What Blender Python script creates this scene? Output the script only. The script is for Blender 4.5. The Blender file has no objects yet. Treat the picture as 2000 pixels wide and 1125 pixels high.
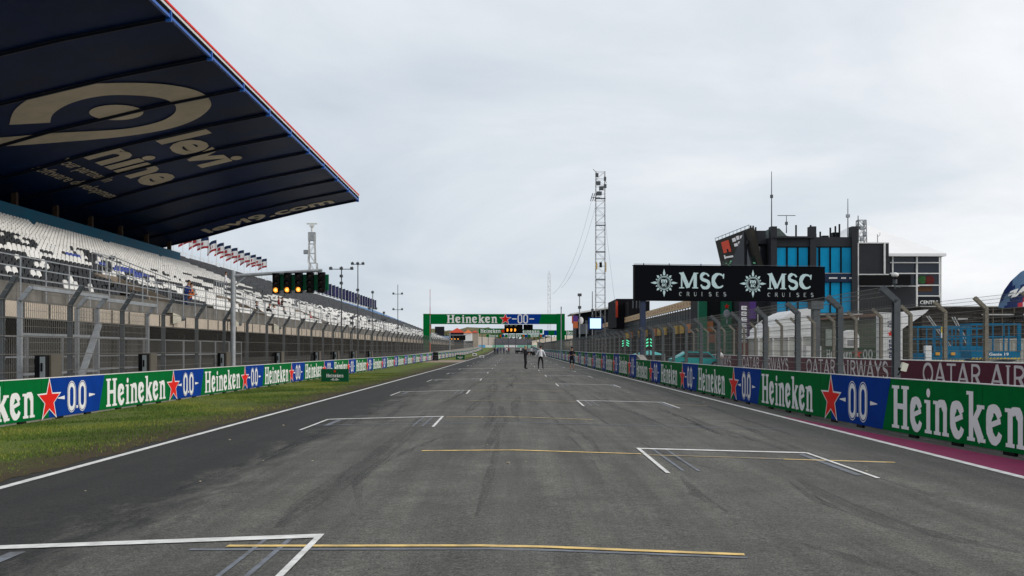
import bpy, math, random
import numpy as np
from mathutils import Vector, Matrix
R = math.radians
random.seed(7)
rng = np.random.default_rng(7)
scene = bpy.context.scene

# ------------------------------------------------------------------ camera
F = 2140.0           # focal length in pixels of the 2000 px wide photograph
HC = 1.507           # height of the lens above the crown of the track
VX, VY = 1000.0, 682.0
cam_d = bpy.data.cameras.new("camera")
cam = bpy.data.objects.new("camera", cam_d)
scene.collection.objects.link(cam)
cam.location = (0, 0, HC)
cam.rotation_euler = (R(90), 0, 0)
cam_d.sensor_width = 36
cam_d.lens = 36 * F / 2000
cam_d.shift_y = (VY - 562.5) / 2000
cam_d.clip_start = 0.1
cam_d.clip_end = 9000
scene.camera = cam

# ------------------------------------------------------------------ world and sun
SUN_EL, SUN_AZ = R(25), R(106)      # azimuth clockwise from +Y: right and behind the camera
world = bpy.data.worlds.new("World")
scene.world = world
world.use_nodes = True
wn, wl = world.node_tree.nodes, world.node_tree.links
wn.clear()
w_out = wn.new("ShaderNodeOutputWorld")
w_bg = wn.new("ShaderNodeBackground")
w_bg.inputs[1].default_value = 0.1
w_sky = wn.new("ShaderNodeTexSky")
w_sky.sky_type = 'NISHITA'
w_sky.sun_disc = False
w_sky.sun_elevation = SUN_EL
w_sky.sun_rotation = SUN_AZ
w_tc = wn.new("ShaderNodeTexCoord")
def wnode(t, **kw):
    n = wn.new(t)
    for k, v in kw.items():
        setattr(n, k, v)
    return n
sep = wnode("ShaderNodeSeparateXYZ"); wl.new(w_tc.outputs["Generated"], sep.inputs[0])
# flatten the dome so the clouds stretch towards the horizon
zadd = wnode("ShaderNodeMath", operation='ADD'); zadd.inputs[1].default_value = 0.30
wl.new(sep.outputs[2], zadd.inputs[0])
dx = wnode("ShaderNodeMath", operation='DIVIDE'); wl.new(sep.outputs[0], dx.inputs[0]); wl.new(zadd.outputs[0], dx.inputs[1])
dy = wnode("ShaderNodeMath", operation='DIVIDE'); wl.new(sep.outputs[1], dy.inputs[0]); wl.new(zadd.outputs[0], dy.inputs[1])
comb = wnode("ShaderNodeCombineXYZ"); wl.new(dx.outputs[0], comb.inputs[0]); wl.new(dy.outputs[0], comb.inputs[1])
n1 = wnode("ShaderNodeTexNoise"); n1.inputs["Scale"].default_value = 1.3; n1.inputs["Detail"].default_value = 7
n1.inputs["Roughness"].default_value = 0.55; n1.inputs["Distortion"].default_value = 0.5
n2 = wnode("ShaderNodeTexNoise"); n2.inputs["Scale"].default_value = 3.2; n2.inputs["Detail"].default_value = 6
wl.new(comb.outputs[0], n1.inputs["Vector"]); wl.new(comb.outputs[0], n2.inputs["Vector"])
m1 = wnode("ShaderNodeMath", operation='MULTIPLY_ADD'); m1.inputs[1].default_value = 0.82
wl.new(n1.outputs[0], m1.inputs[0])
m2 = wnode("ShaderNodeMath", operation='MULTIPLY'); m2.inputs[1].default_value = 0.14
wl.new(n2.outputs[0], m2.inputs[0]); wl.new(m2.outputs[0], m1.inputs[2])
# brighter to the right and higher up, as the sun stands behind the cloud there
gx = wnode("ShaderNodeMath", operation='MULTIPLY_ADD'); gx.inputs[1].default_value = 0.36
wl.new(sep.outputs[0], gx.inputs[0]); wl.new(m1.outputs[0], gx.inputs[2])
gz_ = wnode("ShaderNodeMath", operation='MULTIPLY_ADD'); gz_.inputs[1].default_value = 0.42
wl.new(sep.outputs[2], gz_.inputs[0]); wl.new(gx.outputs[0], gz_.inputs[2])
ramp = wnode("ShaderNodeValToRGB")
cr = ramp.color_ramp
cr.elements[0].position = 0.38; cr.elements[0].color = (0.51, 0.575, 0.65, 1)
cr.elements[1].position = 0.84; cr.elements[1].color = (0.90, 0.905, 0.92, 1)
e = cr.elements.new(0.60); e.color = (0.66, 0.705, 0.755, 1)
wl.new(gz_.outputs[0], ramp.inputs[0])
mul = wnode("ShaderNodeVectorMath", operation='SCALE'); mul.inputs[3].default_value = 11.6
wl.new(ramp.outputs[0], mul.inputs[0])
mixw = wnode("ShaderNodeMix", data_type='RGBA'); mixw.inputs[0].default_value = 0.93
wl.new(w_sky.outputs[0], mixw.inputs[6]); wl.new(mul.outputs[0], mixw.inputs[7])
wl.new(mixw.outputs[2], w_bg.inputs[0]); wl.new(w_bg.outputs[0], w_out.inputs[0])

sun_d = bpy.data.lights.new("sun", 'SUN')
sun_d.energy = 1.5
sun_d.angle = R(14)
sun_d.color = (1.0, 0.95, 0.88)
sun = bpy.data.objects.new("sun", sun_d)
scene.collection.objects.link(sun)
sdir = Vector((math.sin(SUN_AZ) * math.cos(SUN_EL), math.cos(SUN_AZ) * math.cos(SUN_EL), math.sin(SUN_EL)))
sun.rotation_euler = (-sdir).to_track_quat('-Z', 'Y').to_euler()
sun.location = sdir * 60

scene.view_settings.view_transform = 'Standard'
scene.view_settings.look = 'None'
scene.view_settings.exposure = 0.0
scene.view_settings.gamma = 1.0
scene.cycles.max_bounces = 6
scene.cycles.transparent_max_bounces = 12

# ------------------------------------------------------------------ helpers
def lin(c):
    return tuple(((v / 255) / 12.92 if v / 255 <= 0.04045 else ((v / 255 + 0.055) / 1.055) ** 2.4) for v in c)

_M = {}
def mat(name, col, rough=0.6, metal=0.0, var=0.12, scale=3.0, spec=0.18, emit=None, estr=1.0, bump=0.0, bscale=60.0, stretch=None, dirt=None):
    """principled material whose colour drifts with two sizes of noise"""
    if name in _M:
        return _M[name]
    m = bpy.data.materials.new(name); m.use_nodes = True
    nt = m.node_tree; b = nt.nodes["Principled BSDF"]
    b.inputs["Roughness"].default_value = rough
    b.inputs["Metallic"].default_value = metal
    b.inputs["Specular IOR Level"].default_value = spec
    tc = nt.nodes.new("ShaderNodeTexCoord")
    mp = nt.nodes.new("ShaderNodeMapping")
    if stretch: mp.inputs["Scale"].default_value = stretch
    nt.links.new(tc.outputs["Object"], mp.inputs[0])
    if var > 0:
        n = nt.nodes.new("ShaderNodeTexNoise"); n.inputs["Scale"].default_value = scale
        n.inputs["Detail"].default_value = 8; n.inputs["Roughness"].default_value = 0.65
        nt.links.new(mp.outputs[0], n.inputs["Vector"])
        r = nt.nodes.new("ShaderNodeValToRGB")
        d = dirt or tuple(v * (1 - 2.2 * var) for v in col)
        r.color_ramp.elements[0].position = 0.3; r.color_ramp.elements[0].color = (*[max(0, v) for v in d], 1)
        r.color_ramp.elements[1].position = 0.65; r.color_ramp.elements[1].color = (*[min(1, v * (1 + var * 0.6)) for v in col], 1)
        nt.links.new(n.outputs[0], r.inputs[0]); nt.links.new(r.outputs[0], b.inputs["Base Color"])
        rr = nt.nodes.new("ShaderNodeMapRange")
        rr.inputs[3].default_value = max(0, rough - 0.1); rr.inputs[4].default_value = min(1, rough + 0.12)
        nt.links.new(n.outputs[0], rr.inputs[0]); nt.links.new(rr.outputs[0], b.inputs["Roughness"])
    else:
        b.inputs["Base Color"].default_value = (*col, 1)
    if bump > 0:
        n3 = nt.nodes.new("ShaderNodeTexNoise"); n3.inputs["Scale"].default_value = bscale; n3.inputs["Detail"].default_value = 4
        nt.links.new(mp.outputs[0], n3.inputs["Vector"])
        bp = nt.nodes.new("ShaderNodeBump"); bp.inputs["Strength"].default_value = bump; bp.inputs["Distance"].default_value = 0.02
        nt.links.new(n3.outputs[0], bp.inputs["Height"]); nt.links.new(bp.outputs[0], b.inputs["Normal"])
    if emit:
        b.inputs["Emission Color"].default_value = (*emit, 1); b.inputs["Emission Strength"].default_value = estr
    _M[name] = m
    return m

class MB:
    def __init__(s):
        s.v = []; s.f = []; s.m = []
    def add(s, vs, fs, mi=0):
        b = len(s.v); s.v += [tuple(p) for p in vs]
        for f in fs:
            s.f.append(tuple(i + b for i in f)); s.m.append(mi)
        return s
    def box(s, x0, x1, y0, y1, z0, z1, mi=0):
        vs = [(x0,y0,z0),(x1,y0,z0),(x1,y1,z0),(x0,y1,z0),(x0,y0,z1),(x1,y0,z1),(x1,y1,z1),(x0,y1,z1)]
        return s.add(vs, [(0,3,2,1),(4,5,6,7),(0,1,5,4),(1,2,6,5),(2,3,7,6),(3,0,4,7)], mi)
    def cbox(s, c, sx, sy, sz, mi=0):
        return s.box(c[0]-sx/2, c[0]+sx/2, c[1]-sy/2, c[1]+sy/2, c[2]-sz/2, c[2]+sz/2, mi)
    def bar(s, p0, p1, w, h=None, mi=0, up=(0,0,1)):
        p0 = Vector(p0); p1 = Vector(p1); h = h or w
        d = (p1 - p0).normalized(); u = Vector(up)
        if abs(d.dot(u)) > 0.98: u = Vector((0,1,0))
        a = d.cross(u).normalized() * (w/2); b = a.normalized().cross(d).normalized() * (h/2)
        vs = [p0-a-b, p0+a-b, p0+a+b, p0-a+b, p1-a-b, p1+a-b, p1+a+b, p1-a+b]
        return s.add(vs, [(0,1,2,3),(4,7,6,5),(0,4,5,1),(1,5,6,2),(2,6,7,3),(3,7,4,0)], mi)
    def tube(s, p0, p1, r0, r1=None, n=8, mi=0, cap=True):
        p0 = Vector(p0); p1 = Vector(p1); r1 = r0 if r1 is None else r1
        d = (p1 - p0).normalized(); u = Vector((0,0,1)) if abs(d.z) < 0.9 else Vector((0,1,0))
        a = d.cross(u).normalized(); b = a.cross(d).normalized()
        vs = []
        for p, r in ((p0, r0), (p1, r1)):
            for k in range(n):
                t = 2*math.pi*k/n
                vs.append(p + a*(r*math.cos(t)) + b*(r*math.sin(t)))
        fs = [(k, (k+1) % n, n+(k+1) % n, n+k) for k in range(n)]
        if cap: fs += [tuple(range(n))[::-1], tuple(range(n, 2*n))]
        return s.add(vs, fs, mi)
    def ball(s, c, rx, ry=None, rz=None, n=10, m=6, mi=0):
        ry = ry or rx; rz = rz or rx
        vs = [(c[0], c[1], c[2]+rz)]
        for i in range(1, m):
            t = math.pi*i/m
            for k in range(n):
                q = 2*math.pi*k/n
                vs.append((c[0]+rx*math.sin(t)*math.cos(q), c[1]+ry*math.sin(t)*math.sin(q), c[2]+rz*math.cos(t)))
        vs.append((c[0], c[1], c[2]-rz))
        fs = [(0, 1+k, 1+(k+1) % n) for k in range(n)]
        for i in range(m-2):
            for k in range(n):
                a = 1+i*n+k; b = 1+i*n+(k+1) % n
                fs.append((a, a+n, b+n, b))
        l = len(vs)-1
        fs += [(l, 1+(m-2)*n+(k+1) % n, 1+(m-2)*n+k) for k in range(n)]
        return s.add(vs, fs, mi)
    def prism(s, pts, a, b, axis='y', mi=0):
        """polygon pts extruded between a and b along the axis; pts are the other two coordinates"""
        def mk(p, t):
            return {'x': (t, p[0], p[1]), 'y': (p[0], t, p[1]), 'z': (p[0], p[1], t)}[axis]
        n = len(pts)
        vs = [mk(p, a) for p in pts] + [mk(p, b) for p in pts]
        fs = [tuple(range(n)), tuple(range(2*n-1, n-1, -1))] + [(k, n+k, n+(k+1) % n, (k+1) % n) for k in range(n)]
        return s.add(vs, fs, mi)
    def build(s, name, mats, parent=None, loc=None, rz=0, smooth=False, kind=None):
        me = bpy.data.meshes.new(name)
        me.from_pydata(s.v, [], s.f)
        if not isinstance(mats, (list, tuple)): mats = [mats]
        for m in mats: me.materials.append(m)
        if len(mats) > 1: me.polygons.foreach_set("material_index", s.m)
        if smooth: me.polygons.foreach_set("use_smooth", [True]*len(s.f))
        me.update()
        return link(name, me, parent, loc, rz, kind)

def link(name, me, parent=None, loc=None, rz=0, kind=None):
    o = bpy.data.objects.new(name, me)
    scene.collection.objects.link(o)
    if parent: o.parent = parent
    if loc: o.location = loc
    if rz: o.rotation_euler = (0, 0, rz)
    if kind: o['kind'] = kind
    return o

def thing(name, label, cat, loc=(0,0,0), rz=0, group=None):
    o = link(name, None, None, loc, rz, 'thing')
    o['label'] = label; o['category'] = cat
    if group: o['group'] = group
    return o
def tag(o, label, cat, group=None):
    o['label'] = label; o['category'] = cat; o['kind'] = 'thing'
    if group: o['group'] = group
    return o
def kids(o):
    return [c for c in ALL() if c.parent == o]
def ALL():
    return list(scene.collection.objects)
def dup(root, loc, rz=0, label=None, scale=None):
    r = root.copy(); scene.collection.objects.link(r); r.location = loc; r.rotation_euler = (0,0,rz)
    if label: r['label'] = label
    if scale: r.scale = scale
    for ch in list(root.children):
        c = ch.copy(); scene.collection.objects.link(c); c.parent = r
        for g in list(ch.children):
            d = g.copy(); scene.collection.objects.link(d); d.parent = c
    return r
ORD = ['first','second','third','fourth','fifth','sixth','seventh','eighth','ninth','tenth','eleventh','twelfth','thirteenth','fourteenth','fifteenth','sixteenth','seventeenth','eighteenth','nineteenth','twentieth','twenty-first','twenty-second','twenty-third','twenty-fourth','twenty-fifth','twenty-sixth','twenty-seventh','twenty-eighth','twenty-ninth','thirtieth']

def gy(y):                       # the straight climbs gently towards the first corner
    pts = [(0,0),(90,0),(270,.35),(350,1.0),(450,2.4),(9000,2.4)]
    for (a, za), (b, zb) in zip(pts, pts[1:]):
        if y <= b:
            return za + (zb-za)*max(0,(y-a))/(b-a)
    return 2.4
def gx_(x):                      # camber: the crown is in the middle of the track
    return -0.02*min(abs(x), 6.3)
def gz(x, y): return gx_(x) + gy(y)
def P(px, py, d):                # the world point seen at a photo pixel at distance d
    return Vector(((px-VX)*d/F, d, HC-(py-VY)*d/F))
def G(px, py):                   # the point of the track surface seen at a photo pixel
    h = HC
    for _ in range(8):
        d = h*F/(py-VY); X = (px-VX)*d/F; h = HC-gz(X, d)
    return X, d

def ribbon(mb, pts, w, layer=0, mi=0, closed=False):
    """flat stroke in the local XZ plane, facing -Y"""
    n = len(pts)
    ws = w if isinstance(w, (list, tuple)) else [w]*n
    L = []; Rr = []
    for i in range(n):
        a = pts[(i-1) % n] if (closed or i > 0) else pts[i]
        b = pts[(i+1) % n] if (closed or i < n-1) else pts[i]
        dx_, dz_ = b[0]-a[0], b[1]-a[1]; l = math.hypot(dx_, dz_) or 1
        nx, nz = -dz_/l*ws[i]/2, dx_/l*ws[i]/2
        L.append((pts[i][0]+nx, -layer, pts[i][1]+nz)); Rr.append((pts[i][0]-nx, -layer, pts[i][1]-nz))
    fs = [(i, n+i, n+(i+1) % n, (i+1) % n) for i in range(n if closed else n-1)]
    mb.add(L+Rr, fs, mi)
def arc(cx, cz, rx, rz, a0, a1, n=14, rot=0):
    out = []
    for i in range(n+1):
        t = R(a0+(a1-a0)*i/n); x = rx*math.cos(t); z = rz*math.sin(t)
        c, s_ = math.cos(R(rot)), math.sin(R(rot))
        out.append((cx+x*c-z*s_, cz+x*s_+z*c))
    return out
def poly(mb, pts, layer=0, mi=0):
    mb.add([(p[0], -layer, p[1]) for p in pts], [tuple(range(len(pts)))], mi)
def star_pts(cx, cz, r, ri, n=5, sx=1.0):
    return [(cx+sx*(r if k % 2 == 0 else ri)*math.sin(math.pi*k/n), cz+(r if k % 2 == 0 else ri)*math.cos(math.pi*k/n)) for k in range(2*n)]
def star(mb, cx, cz, r, ri, layer, mi, n=5, sx=1.0):
    p = star_pts(cx, cz, r, ri, n, sx)
    mb.add([(cx, -layer, cz)]+[(q[0], -layer, q[1]) for q in p], [(0, 1+(k+1) % (2*n), 1+k) for k in range(2*n)], mi)

# slab lettering (unit cap height), one list of strokes per letter: (points, width)
def slab():
    S = 0.075
    def serif(x, z, w=.17): return ([(x-w, z), (x+w, z)], S)
    st = .21
    g = {}
    g['H'] = (1.02, [([(.25,.0),(.25,1)], st), ([(.77,0),(.77,1)], st), ([(.25,.52),(.77,.52)], .13), serif(.25,.037,.2), serif(.25,.963,.2), serif(.77,.037,.2), serif(.77,.963,.2)])
    ring = arc(.35,.385,.225,.315,22,325,22,8)
    g['e'] = (.70, [(ring, [.13]+[.14]*3+[.15]*3+[.19]*7+[.16]*5+[.11]*4), ([(.16,.36),(.57,.47)], .09)])
    g['i'] = (.44, [([(.23,0),(.23,.73)], .19), serif(.23,.035,.17), ([(.04,.695),(.23,.695)], S), ([(.23,.79),(.23,.82),(.23,.86),(.23,.92),(.23,.96),(.23,.985)], [.05,.14,.18,.18,.14,.05])])
    g['n'] = (.78, [([(.22,0),(.22,.73)], .18), serif(.22,.035,.16), ([(.03,.695),(.22,.695)], S), (arc(.40,.50,.18,.19,175,0,9)+[(.58,.0)], [.08]*3+[.14]*3+[.17]*5), serif(.60,.035,.15)])
    g['k'] = (.80, [([(.22,0),(.22,1)], .18), serif(.22,.035,.16), ([(.03,.963),(.22,.963)], S), ([(.28,.34),(.60,.70)], .11), ([(.37,.42),(.64,.03)], .17), ([(.46,.70),(.76,.70)], S), ([(.48,.035),(.80,.035)], S)])
    return g
SLAB = slab()
def put(mb, glyphs, text, x, z, h, width=None, layer=.004, mi=0, track=0.0, wmul=1.0, zs=1.0):
    tot = sum(glyphs[c][0]+track for c in text)-track
    sx = (width/tot) if width else h
    k = 0
    for c in text:
        adv, strokes = glyphs[c]
        for pts, w in strokes:
            k += 1
            q = [(x+p[0]*sx, z+p[1]*h) for p in pts]
            # stroke width follows the stretch of the letter
            n = len(pts); ww = []
            for i in range(n):
                a = pts[max(0,i-1)]; b = pts[min(n-1,i+1)]
                dx_, dz_ = abs(b[0]-a[0]), abs(b[1]-a[1]); l = math.hypot(dx_, dz_) or 1
                wi = (w[min(len(w)-1, int(i*len(w)/n))] if isinstance(w, (list,tuple)) else w)*wmul
                ww.append(wi*(sx*dz_/l + h*dx_/l))
            ribbon(mb, q, ww, layer+0.0003*(k % 9), mi)
        x += (adv+track)*sx
def caps():
    t = 1.0
    g = {}
    g['A'] = (.95, [([(.06,0),(.47,1)], .09), ([(.47,1),(.89,0)], .13), ([(.22,.32),(.73,.32)], .08)])
    g['C'] = (.95, [(arc(.5,.5,.36,.43,45,315,22), [.05]*2+[.07]*2+[.10]*2+[.13]*2+[.16]*7+[.13]*2+[.10]*2+[.07]*2+[.05]*2), ([(.78,.64),(.80,.95)], .055)])
    g['E'] = (.78, [([(.17,0),(.17,1)], .14), ([(.1,.96),(.68,.96)], .08), ([(.1,.04),(.70,.04)], .08), ([(.1,.52),(.55,.52)], .08)])
    g['I'] = (.42, [([(.21,0),(.21,1)], .13), ([(.06,.97),(.36,.97)], .05), ([(.06,.03),(.36,.03)], .05)])
    g['M'] = (1.28, [([(.2,0),(.2,1)], .07), ([(.2,1),(.62,.05)], .15), ([(.62,.05),(1.03,1)], .07), ([(1.05,0),(1.05,1)], .16), ([(.04,.03),(.36,.03)], .05), ([(.86,.03),(1.24,.03)], .05), ([(.04,.97),(.28,.97)], .05), ([(1.0,.97),(1.24,.97)], .05)])
    g['Q'] = (1.08, [(arc(.52,.5,.42,.45,0,360,24), .10), ([(.5,.2),(.9,-.1)], .09)])
    g['R'] = (.86, [([(.17,0),(.17,1)], .11), ([(.17,.96)]+arc(.45,.73,.27,.22,90,-90,8)+[(.17,.5)], .09), ([(.45,.5),(.8,0)], .11)])
    g['S'] = (.74, [([(.62,.78)]+arc(.37,.74,.23,.22,40,230,9)+arc(.38,.27,.25,.24,60,-140,9)+[(.12,.24)], [.06]*3+[.12]*16+[.06]*2)])
    g['T'] = (.84, [([(.42,0),(.42,1)], .11), ([(.04,.95),(.80,.95)], .09)])
    g['U'] = (.94, [([(.17,1),(.17,.35)]+arc(.46,.35,.29,.31,180,360,10)+[(.75,1)], [.13]*7+[.07]*6)])
    g['W'] = (1.25, [([(.04,1),(.33,0)], .11), ([(.33,0),(.62,1)], .09), ([(.62,1),(.92,0)], .11), ([(.92,0),(1.2,1)], .09)])
    g['Y'] = (.86, [([(.04,1),(.42,.45)], .11), ([(.82,1),(.42,.45)], .09), ([(.42,.5),(.42,0)], .11)])
    g[' '] = (.5, [])
    return g
CAPS = caps()

def text_mesh(body, size=1.0, bold=0.0, sx=1.0):
    """vertices and faces of a line of Blender's built-in font, in the XY plane"""
    cu = bpy.data.curves.new("tmp", 'FONT'); cu.body = body; cu.size = size; cu.offset = bold; cu.resolution_u = 3
    o = bpy.data.objects.new("tmp", cu); scene.collection.objects.link(o)
    dg = bpy.context.evaluated_depsgraph_get(); dg.update()
    me = bpy.data.meshes.new_from_object(o.evaluated_get(dg))
    vs = [(v.co.x*sx, v.co.y) for v in me.vertices]; fs = [tuple(p.vertices) for p in me.polygons]
    bpy.data.objects.remove(o); bpy.data.curves.remove(cu); bpy.data.meshes.remove(me)
    x0 = min(v[0] for v in vs); x1 = max(v[0] for v in vs); y0 = min(v[1] for v in vs); y1 = max(v[1] for v in vs)
    return vs, fs, (x0, x1, y0, y1)
def text_fit(mb, body, x0, x1, z0, z1, layer, mi=0, bold=0.0, mirror=False):
    vs, fs, (a, b, c, d) = text_mesh(body, 1.0, bold)
    q = []
    for v in vs:
        u = (v[0]-a)/(b-a)
        if mirror: u = 1-u
        q.append((x0+u*(x1-x0), -layer, z0+(v[1]-c)/(d-c)*(z1-z0)))
    if mirror: fs = [f[::-1] for f in fs]
    mb.add(q, fs, mi)

# ------------------------------------------------------------------ materials
GREEN = mat("green vinyl", (0,.140,.030), .65, var=.09, scale=2.2, spec=.03)
BLUE = mat("royal blue vinyl", (.003,.042,.27), .65, var=.09, scale=2.2, spec=.03)
RED = mat("red vinyl", lin((225,28,20)), .55, var=.04, spec=.15)
WHITE = mat("white vinyl", (.80,.80,.79), .55, var=.03, spec=.2)
CONC = mat("concrete", (.30,.285,.26), .9, var=.16, scale=1.6, bump=.25)
CONC_D = mat("weathered concrete", (.17,.16,.145), .92, var=.2, scale=1.3, bump=.3)
BEIGE = mat("precast beige concrete", (.55,.47,.38), .85, var=.08, scale=1.0)
GALV = mat("galvanised steel", (.36,.38,.40), .5, .45, var=.12, scale=5)
GALV_D = mat("dull painted steel", (.100,.112,.122), .6, .15, var=.12, scale=5)
TANPOST = mat("weathered tan post", (.25,.225,.18), .75, var=.15, scale=4)
WIRE = mat("fence wire", (.20,.195,.18), .6, .2, var=0)
BLACK = mat("black plastic", (.005,.005,.006), .5, var=0, spec=.1)
DARK = mat("dark cladding", (.018,.019,.022), .55, var=.15, scale=.8)
SEATW = mat("white seat plastic", (.80,.79,.76), .42, var=.05, scale=.7, dirt=(.60,.59,.56))
SEATK = mat("black seat plastic", (.009,.0095,.011), .45, var=.1, scale=.7)
SEATG = mat("grey seat plastic", (.026,.027,.031), .45, var=.1, scale=.7)
SEATB = mat("blue seat plastic", (.02,.05,.30), .4, var=.05)
SEATL = mat("light blue seat plastic", (.10,.22,.42), .45, var=.08)
WHITEM = mat("white painted metal", (.72,.72,.70), .4, var=.06)
GLASS = mat("dark window glass", (.02,.025,.035), .06, var=0, spec=.9)
CYAN = mat("blue window film", (.0,.30,.56), .25, var=.12, scale=.25, spec=.12)
# ================================================================== SETTING
def asphalt():
    m = bpy.data.materials.new("racing asphalt"); m.use_nodes = True
    nt = m.node_tree; N = nt.nodes; Lk = nt.links; b = N["Principled BSDF"]
    tc = N.new("ShaderNodeTexCoord")
    def noise(scale, detail=6, rough=.6, st=(1,1,1), dist=0):
        mp = N.new("ShaderNodeMapping"); mp.inputs["Scale"].default_value = st
        Lk.new(tc.outputs["Object"], mp.inputs[0])
        n = N.new("ShaderNodeTexNoise"); n.inputs["Scale"].default_value = scale; n.inputs["Detail"].default_value = detail
        n.inputs["Roughness"].default_value = rough; n.inputs["Distortion"].default_value = dist
        Lk.new(mp.outputs[0], n.inputs["Vector"]); return n
    def math_(op, a, bb, c=None):
        n = N.new("ShaderNodeMath"); n.operation = op
        for i, v in enumerate((a, bb, c)):
            if v is None: continue
            if isinstance(v, (int, float)): n.inputs[i].default_value = v
            else: Lk.new(v, n.inputs[i])
        return n.outputs[0]
    def ramp_(v, p0, p1, c0=(0,0,0,1), c1=(1,1,1,1)):
        r = N.new("ShaderNodeValToRGB"); r.color_ramp.elements[0].position = p0; r.color_ramp.elements[1].position = p1
        r.color_ramp.elements[0].color = c0; r.color_ramp.elements[1].color = c1
        Lk.new(v, r.inputs[0]); return r.outputs[0]
    def mix(f, a, bb, mode='MIX'):
        n = N.new("ShaderNodeMix"); n.data_type = 'RGBA'; n.blend_type = mode
        for i, v in ((0, f), (6, a), (7, bb)):
            if isinstance(v, (int, float)): n.inputs[i].default_value = v
            elif isinstance(v, tuple): n.inputs[i].default_value = v
            else: Lk.new(v, n.inputs[i])
        return n.outputs[2]
    sp = N.new("ShaderNodeSeparateXYZ"); Lk.new(tc.outputs["Object"], sp.inputs[0])
    fine = noise(60, 3, .75); chips = noise(17, 5, .8); mid = noise(1.1, 7, .62); streak = noise(1.0, 6, .6, (2.4, .10, 1)); wide = noise(.35, 5, .5, (1.6, .35, 1), .6)
    base = mix(ramp_(mid.outputs[0], .3, .7), (.094,.092,.084,1), (.152,.148,.136,1))
    base = mix(math_('MULTIPLY', ramp_(streak.outputs[0], .36, .68), .75), base, (.056,.056,.054,1))
    base = mix(math_('MULTIPLY', ramp_(wide.outputs[0], .52, .72), .45), base, (.064,.064,.062,1))
    # fresher, darker tarmac down the left side, with a ragged edge
    rag = noise(.9, 10, .78, (1.0, .38, 1), .5)
    edge = math_('ADD', sp.outputs[0], math_('MULTIPLY', math_('SUBTRACT', rag.outputs[0], .5), 5.2))
    left = ramp_(math_('MULTIPLY', math_('ADD', edge, 3.1), -1.0), .0, .9)
    base = mix(math_('MULTIPLY', left, .86), base, (.021,.0215,.023,1))
    right = ramp_(math_('SUBTRACT', edge, 4.7), .0, .8)
    base = mix(math_('MULTIPLY', right, .35), base, (.062,.061,.060,1))
    sp_f = ramp_(fine.outputs[0], .36, .66, (.42,.42,.42,1), (1.58,1.58,1.55,1))
    base = mix(1.0, base, sp_f, 'MULTIPLY')
    sp_c = ramp_(chips.outputs[0], .34, .66, (.68,.68,.68,1), (1.32,1.32,1.29,1))
    base = mix(1.0, base, sp_c, 'MULTIPLY')
    Lk.new(base, b.inputs["Base Color"])
    b.inputs["Roughness"].default_value = .85; b.inputs["Specular IOR Level"].default_value = .2
    bp = N.new("ShaderNodeBump"); bp.inputs["Strength"].default_value = .35; bp.inputs["Distance"].default_value = .006
    Lk.new(fine.outputs[0], bp.inputs["Height"]); Lk.new(bp.outputs[0], b.inputs["Normal"])
    return m
ASPH = asphalt()

def grass_mat():
    m = bpy.data.materials.new("verge turf"); m.use_nodes = True
    nt = m.node_tree; N = nt.nodes; Lk = nt.links; b = N["Principled BSDF"]
    tc = N.new("ShaderNodeTexCoord")
    def nz(sc, st=(1,1,1), det=8):
        mp = N.new("ShaderNodeMapping"); mp.inputs["Scale"].default_value = st; Lk.new(tc.outputs["Object"], mp.inputs[0])
        n = N.new("ShaderNodeTexNoise"); n.inputs["Scale"].default_value = sc; n.inputs["Detail"].default_value = det; n.inputs["Roughness"].default_value = .68
        Lk.new(mp.outputs[0], n.inputs["Vector"]); return n.outputs[0]
    r = N.new("ShaderNodeValToRGB"); cr = r.color_ramp
    cr.elements[0].position = .30; cr.elements[0].color = (.060,.045,.026,1)
    cr.elements[1].position = .78; cr.elements[1].color = (.21,.22,.040,1)
    e = cr.elements.new(.44); e.color = (.075,.095,.020,1)
    e = cr.elements.new(.6); e.color = (.115,.155,.026,1)
    big = nz(.7, (1,.5,1)); small = nz(14)
    ad = N.new("ShaderNodeMath"); ad.operation = 'MULTIPLY_ADD'; ad.inputs[1].default_value = .55
    Lk.new(big, ad.inputs[0])
    ad2 = N.new("ShaderNodeMath"); ad2.operation = 'MULTIPLY'; ad2.inputs[1].default_value = .48; Lk.new(small, ad2.inputs[0]); Lk.new(ad2.outputs[0], ad.inputs[2])
    # bare earth wins next to the asphalt edge
    sp = N.new("ShaderNodeSeparateXYZ"); Lk.new(tc.outputs["Object"], sp.inputs[0])
    mr = N.new("ShaderNodeMapRange"); mr.inputs[1].default_value = -8.6; mr.inputs[2].default_value = -6.1; mr.inputs[3].default_value = .02; mr.inputs[4].default_value = -.28
    Lk.new(sp.outputs[0], mr.inputs[0])
    ad3 = N.new("ShaderNodeMath"); ad3.operation = 'ADD'; Lk.new(ad.outputs[0], ad3.inputs[0]); Lk.new(mr.outputs[0], ad3.inputs[1])
    Lk.new(ad3.outputs[0], r.inputs[0]); Lk.new(r.outputs[0], b.inputs["Base Color"])
    b.inputs["Roughness"].default_value = .95; b.inputs["Specular IOR Level"].default_value = .2
    bp = N.new("ShaderNodeBump"); bp.inputs["Strength"].default_value = .8; bp.inputs["Distance"].default_value = .05
    Lk.new(small, bp.inputs["Height"]); Lk.new(bp.outputs[0], b.inputs["Normal"])
    return m
TURF = grass_mat()
EARTH = mat("sandy ground", (.16,.145,.11), .95, var=.25, scale=.25)
PITM = mat("pit lane asphalt", (.085,.084,.082), .9, var=.15, scale=.8)
PURPLE = mat("maroon run off paint", lin((124,30,76)), .7, var=.12, scale=3)
LINE = mat("white road paint", (.74,.74,.72), .6, var=.10, scale=6, dirt=(.45,.45,.43))
LINEOLD = mat("worn blue grey paint", (.17,.19,.225), .8, var=.25, scale=5, dirt=(.10,.10,.10))
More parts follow.
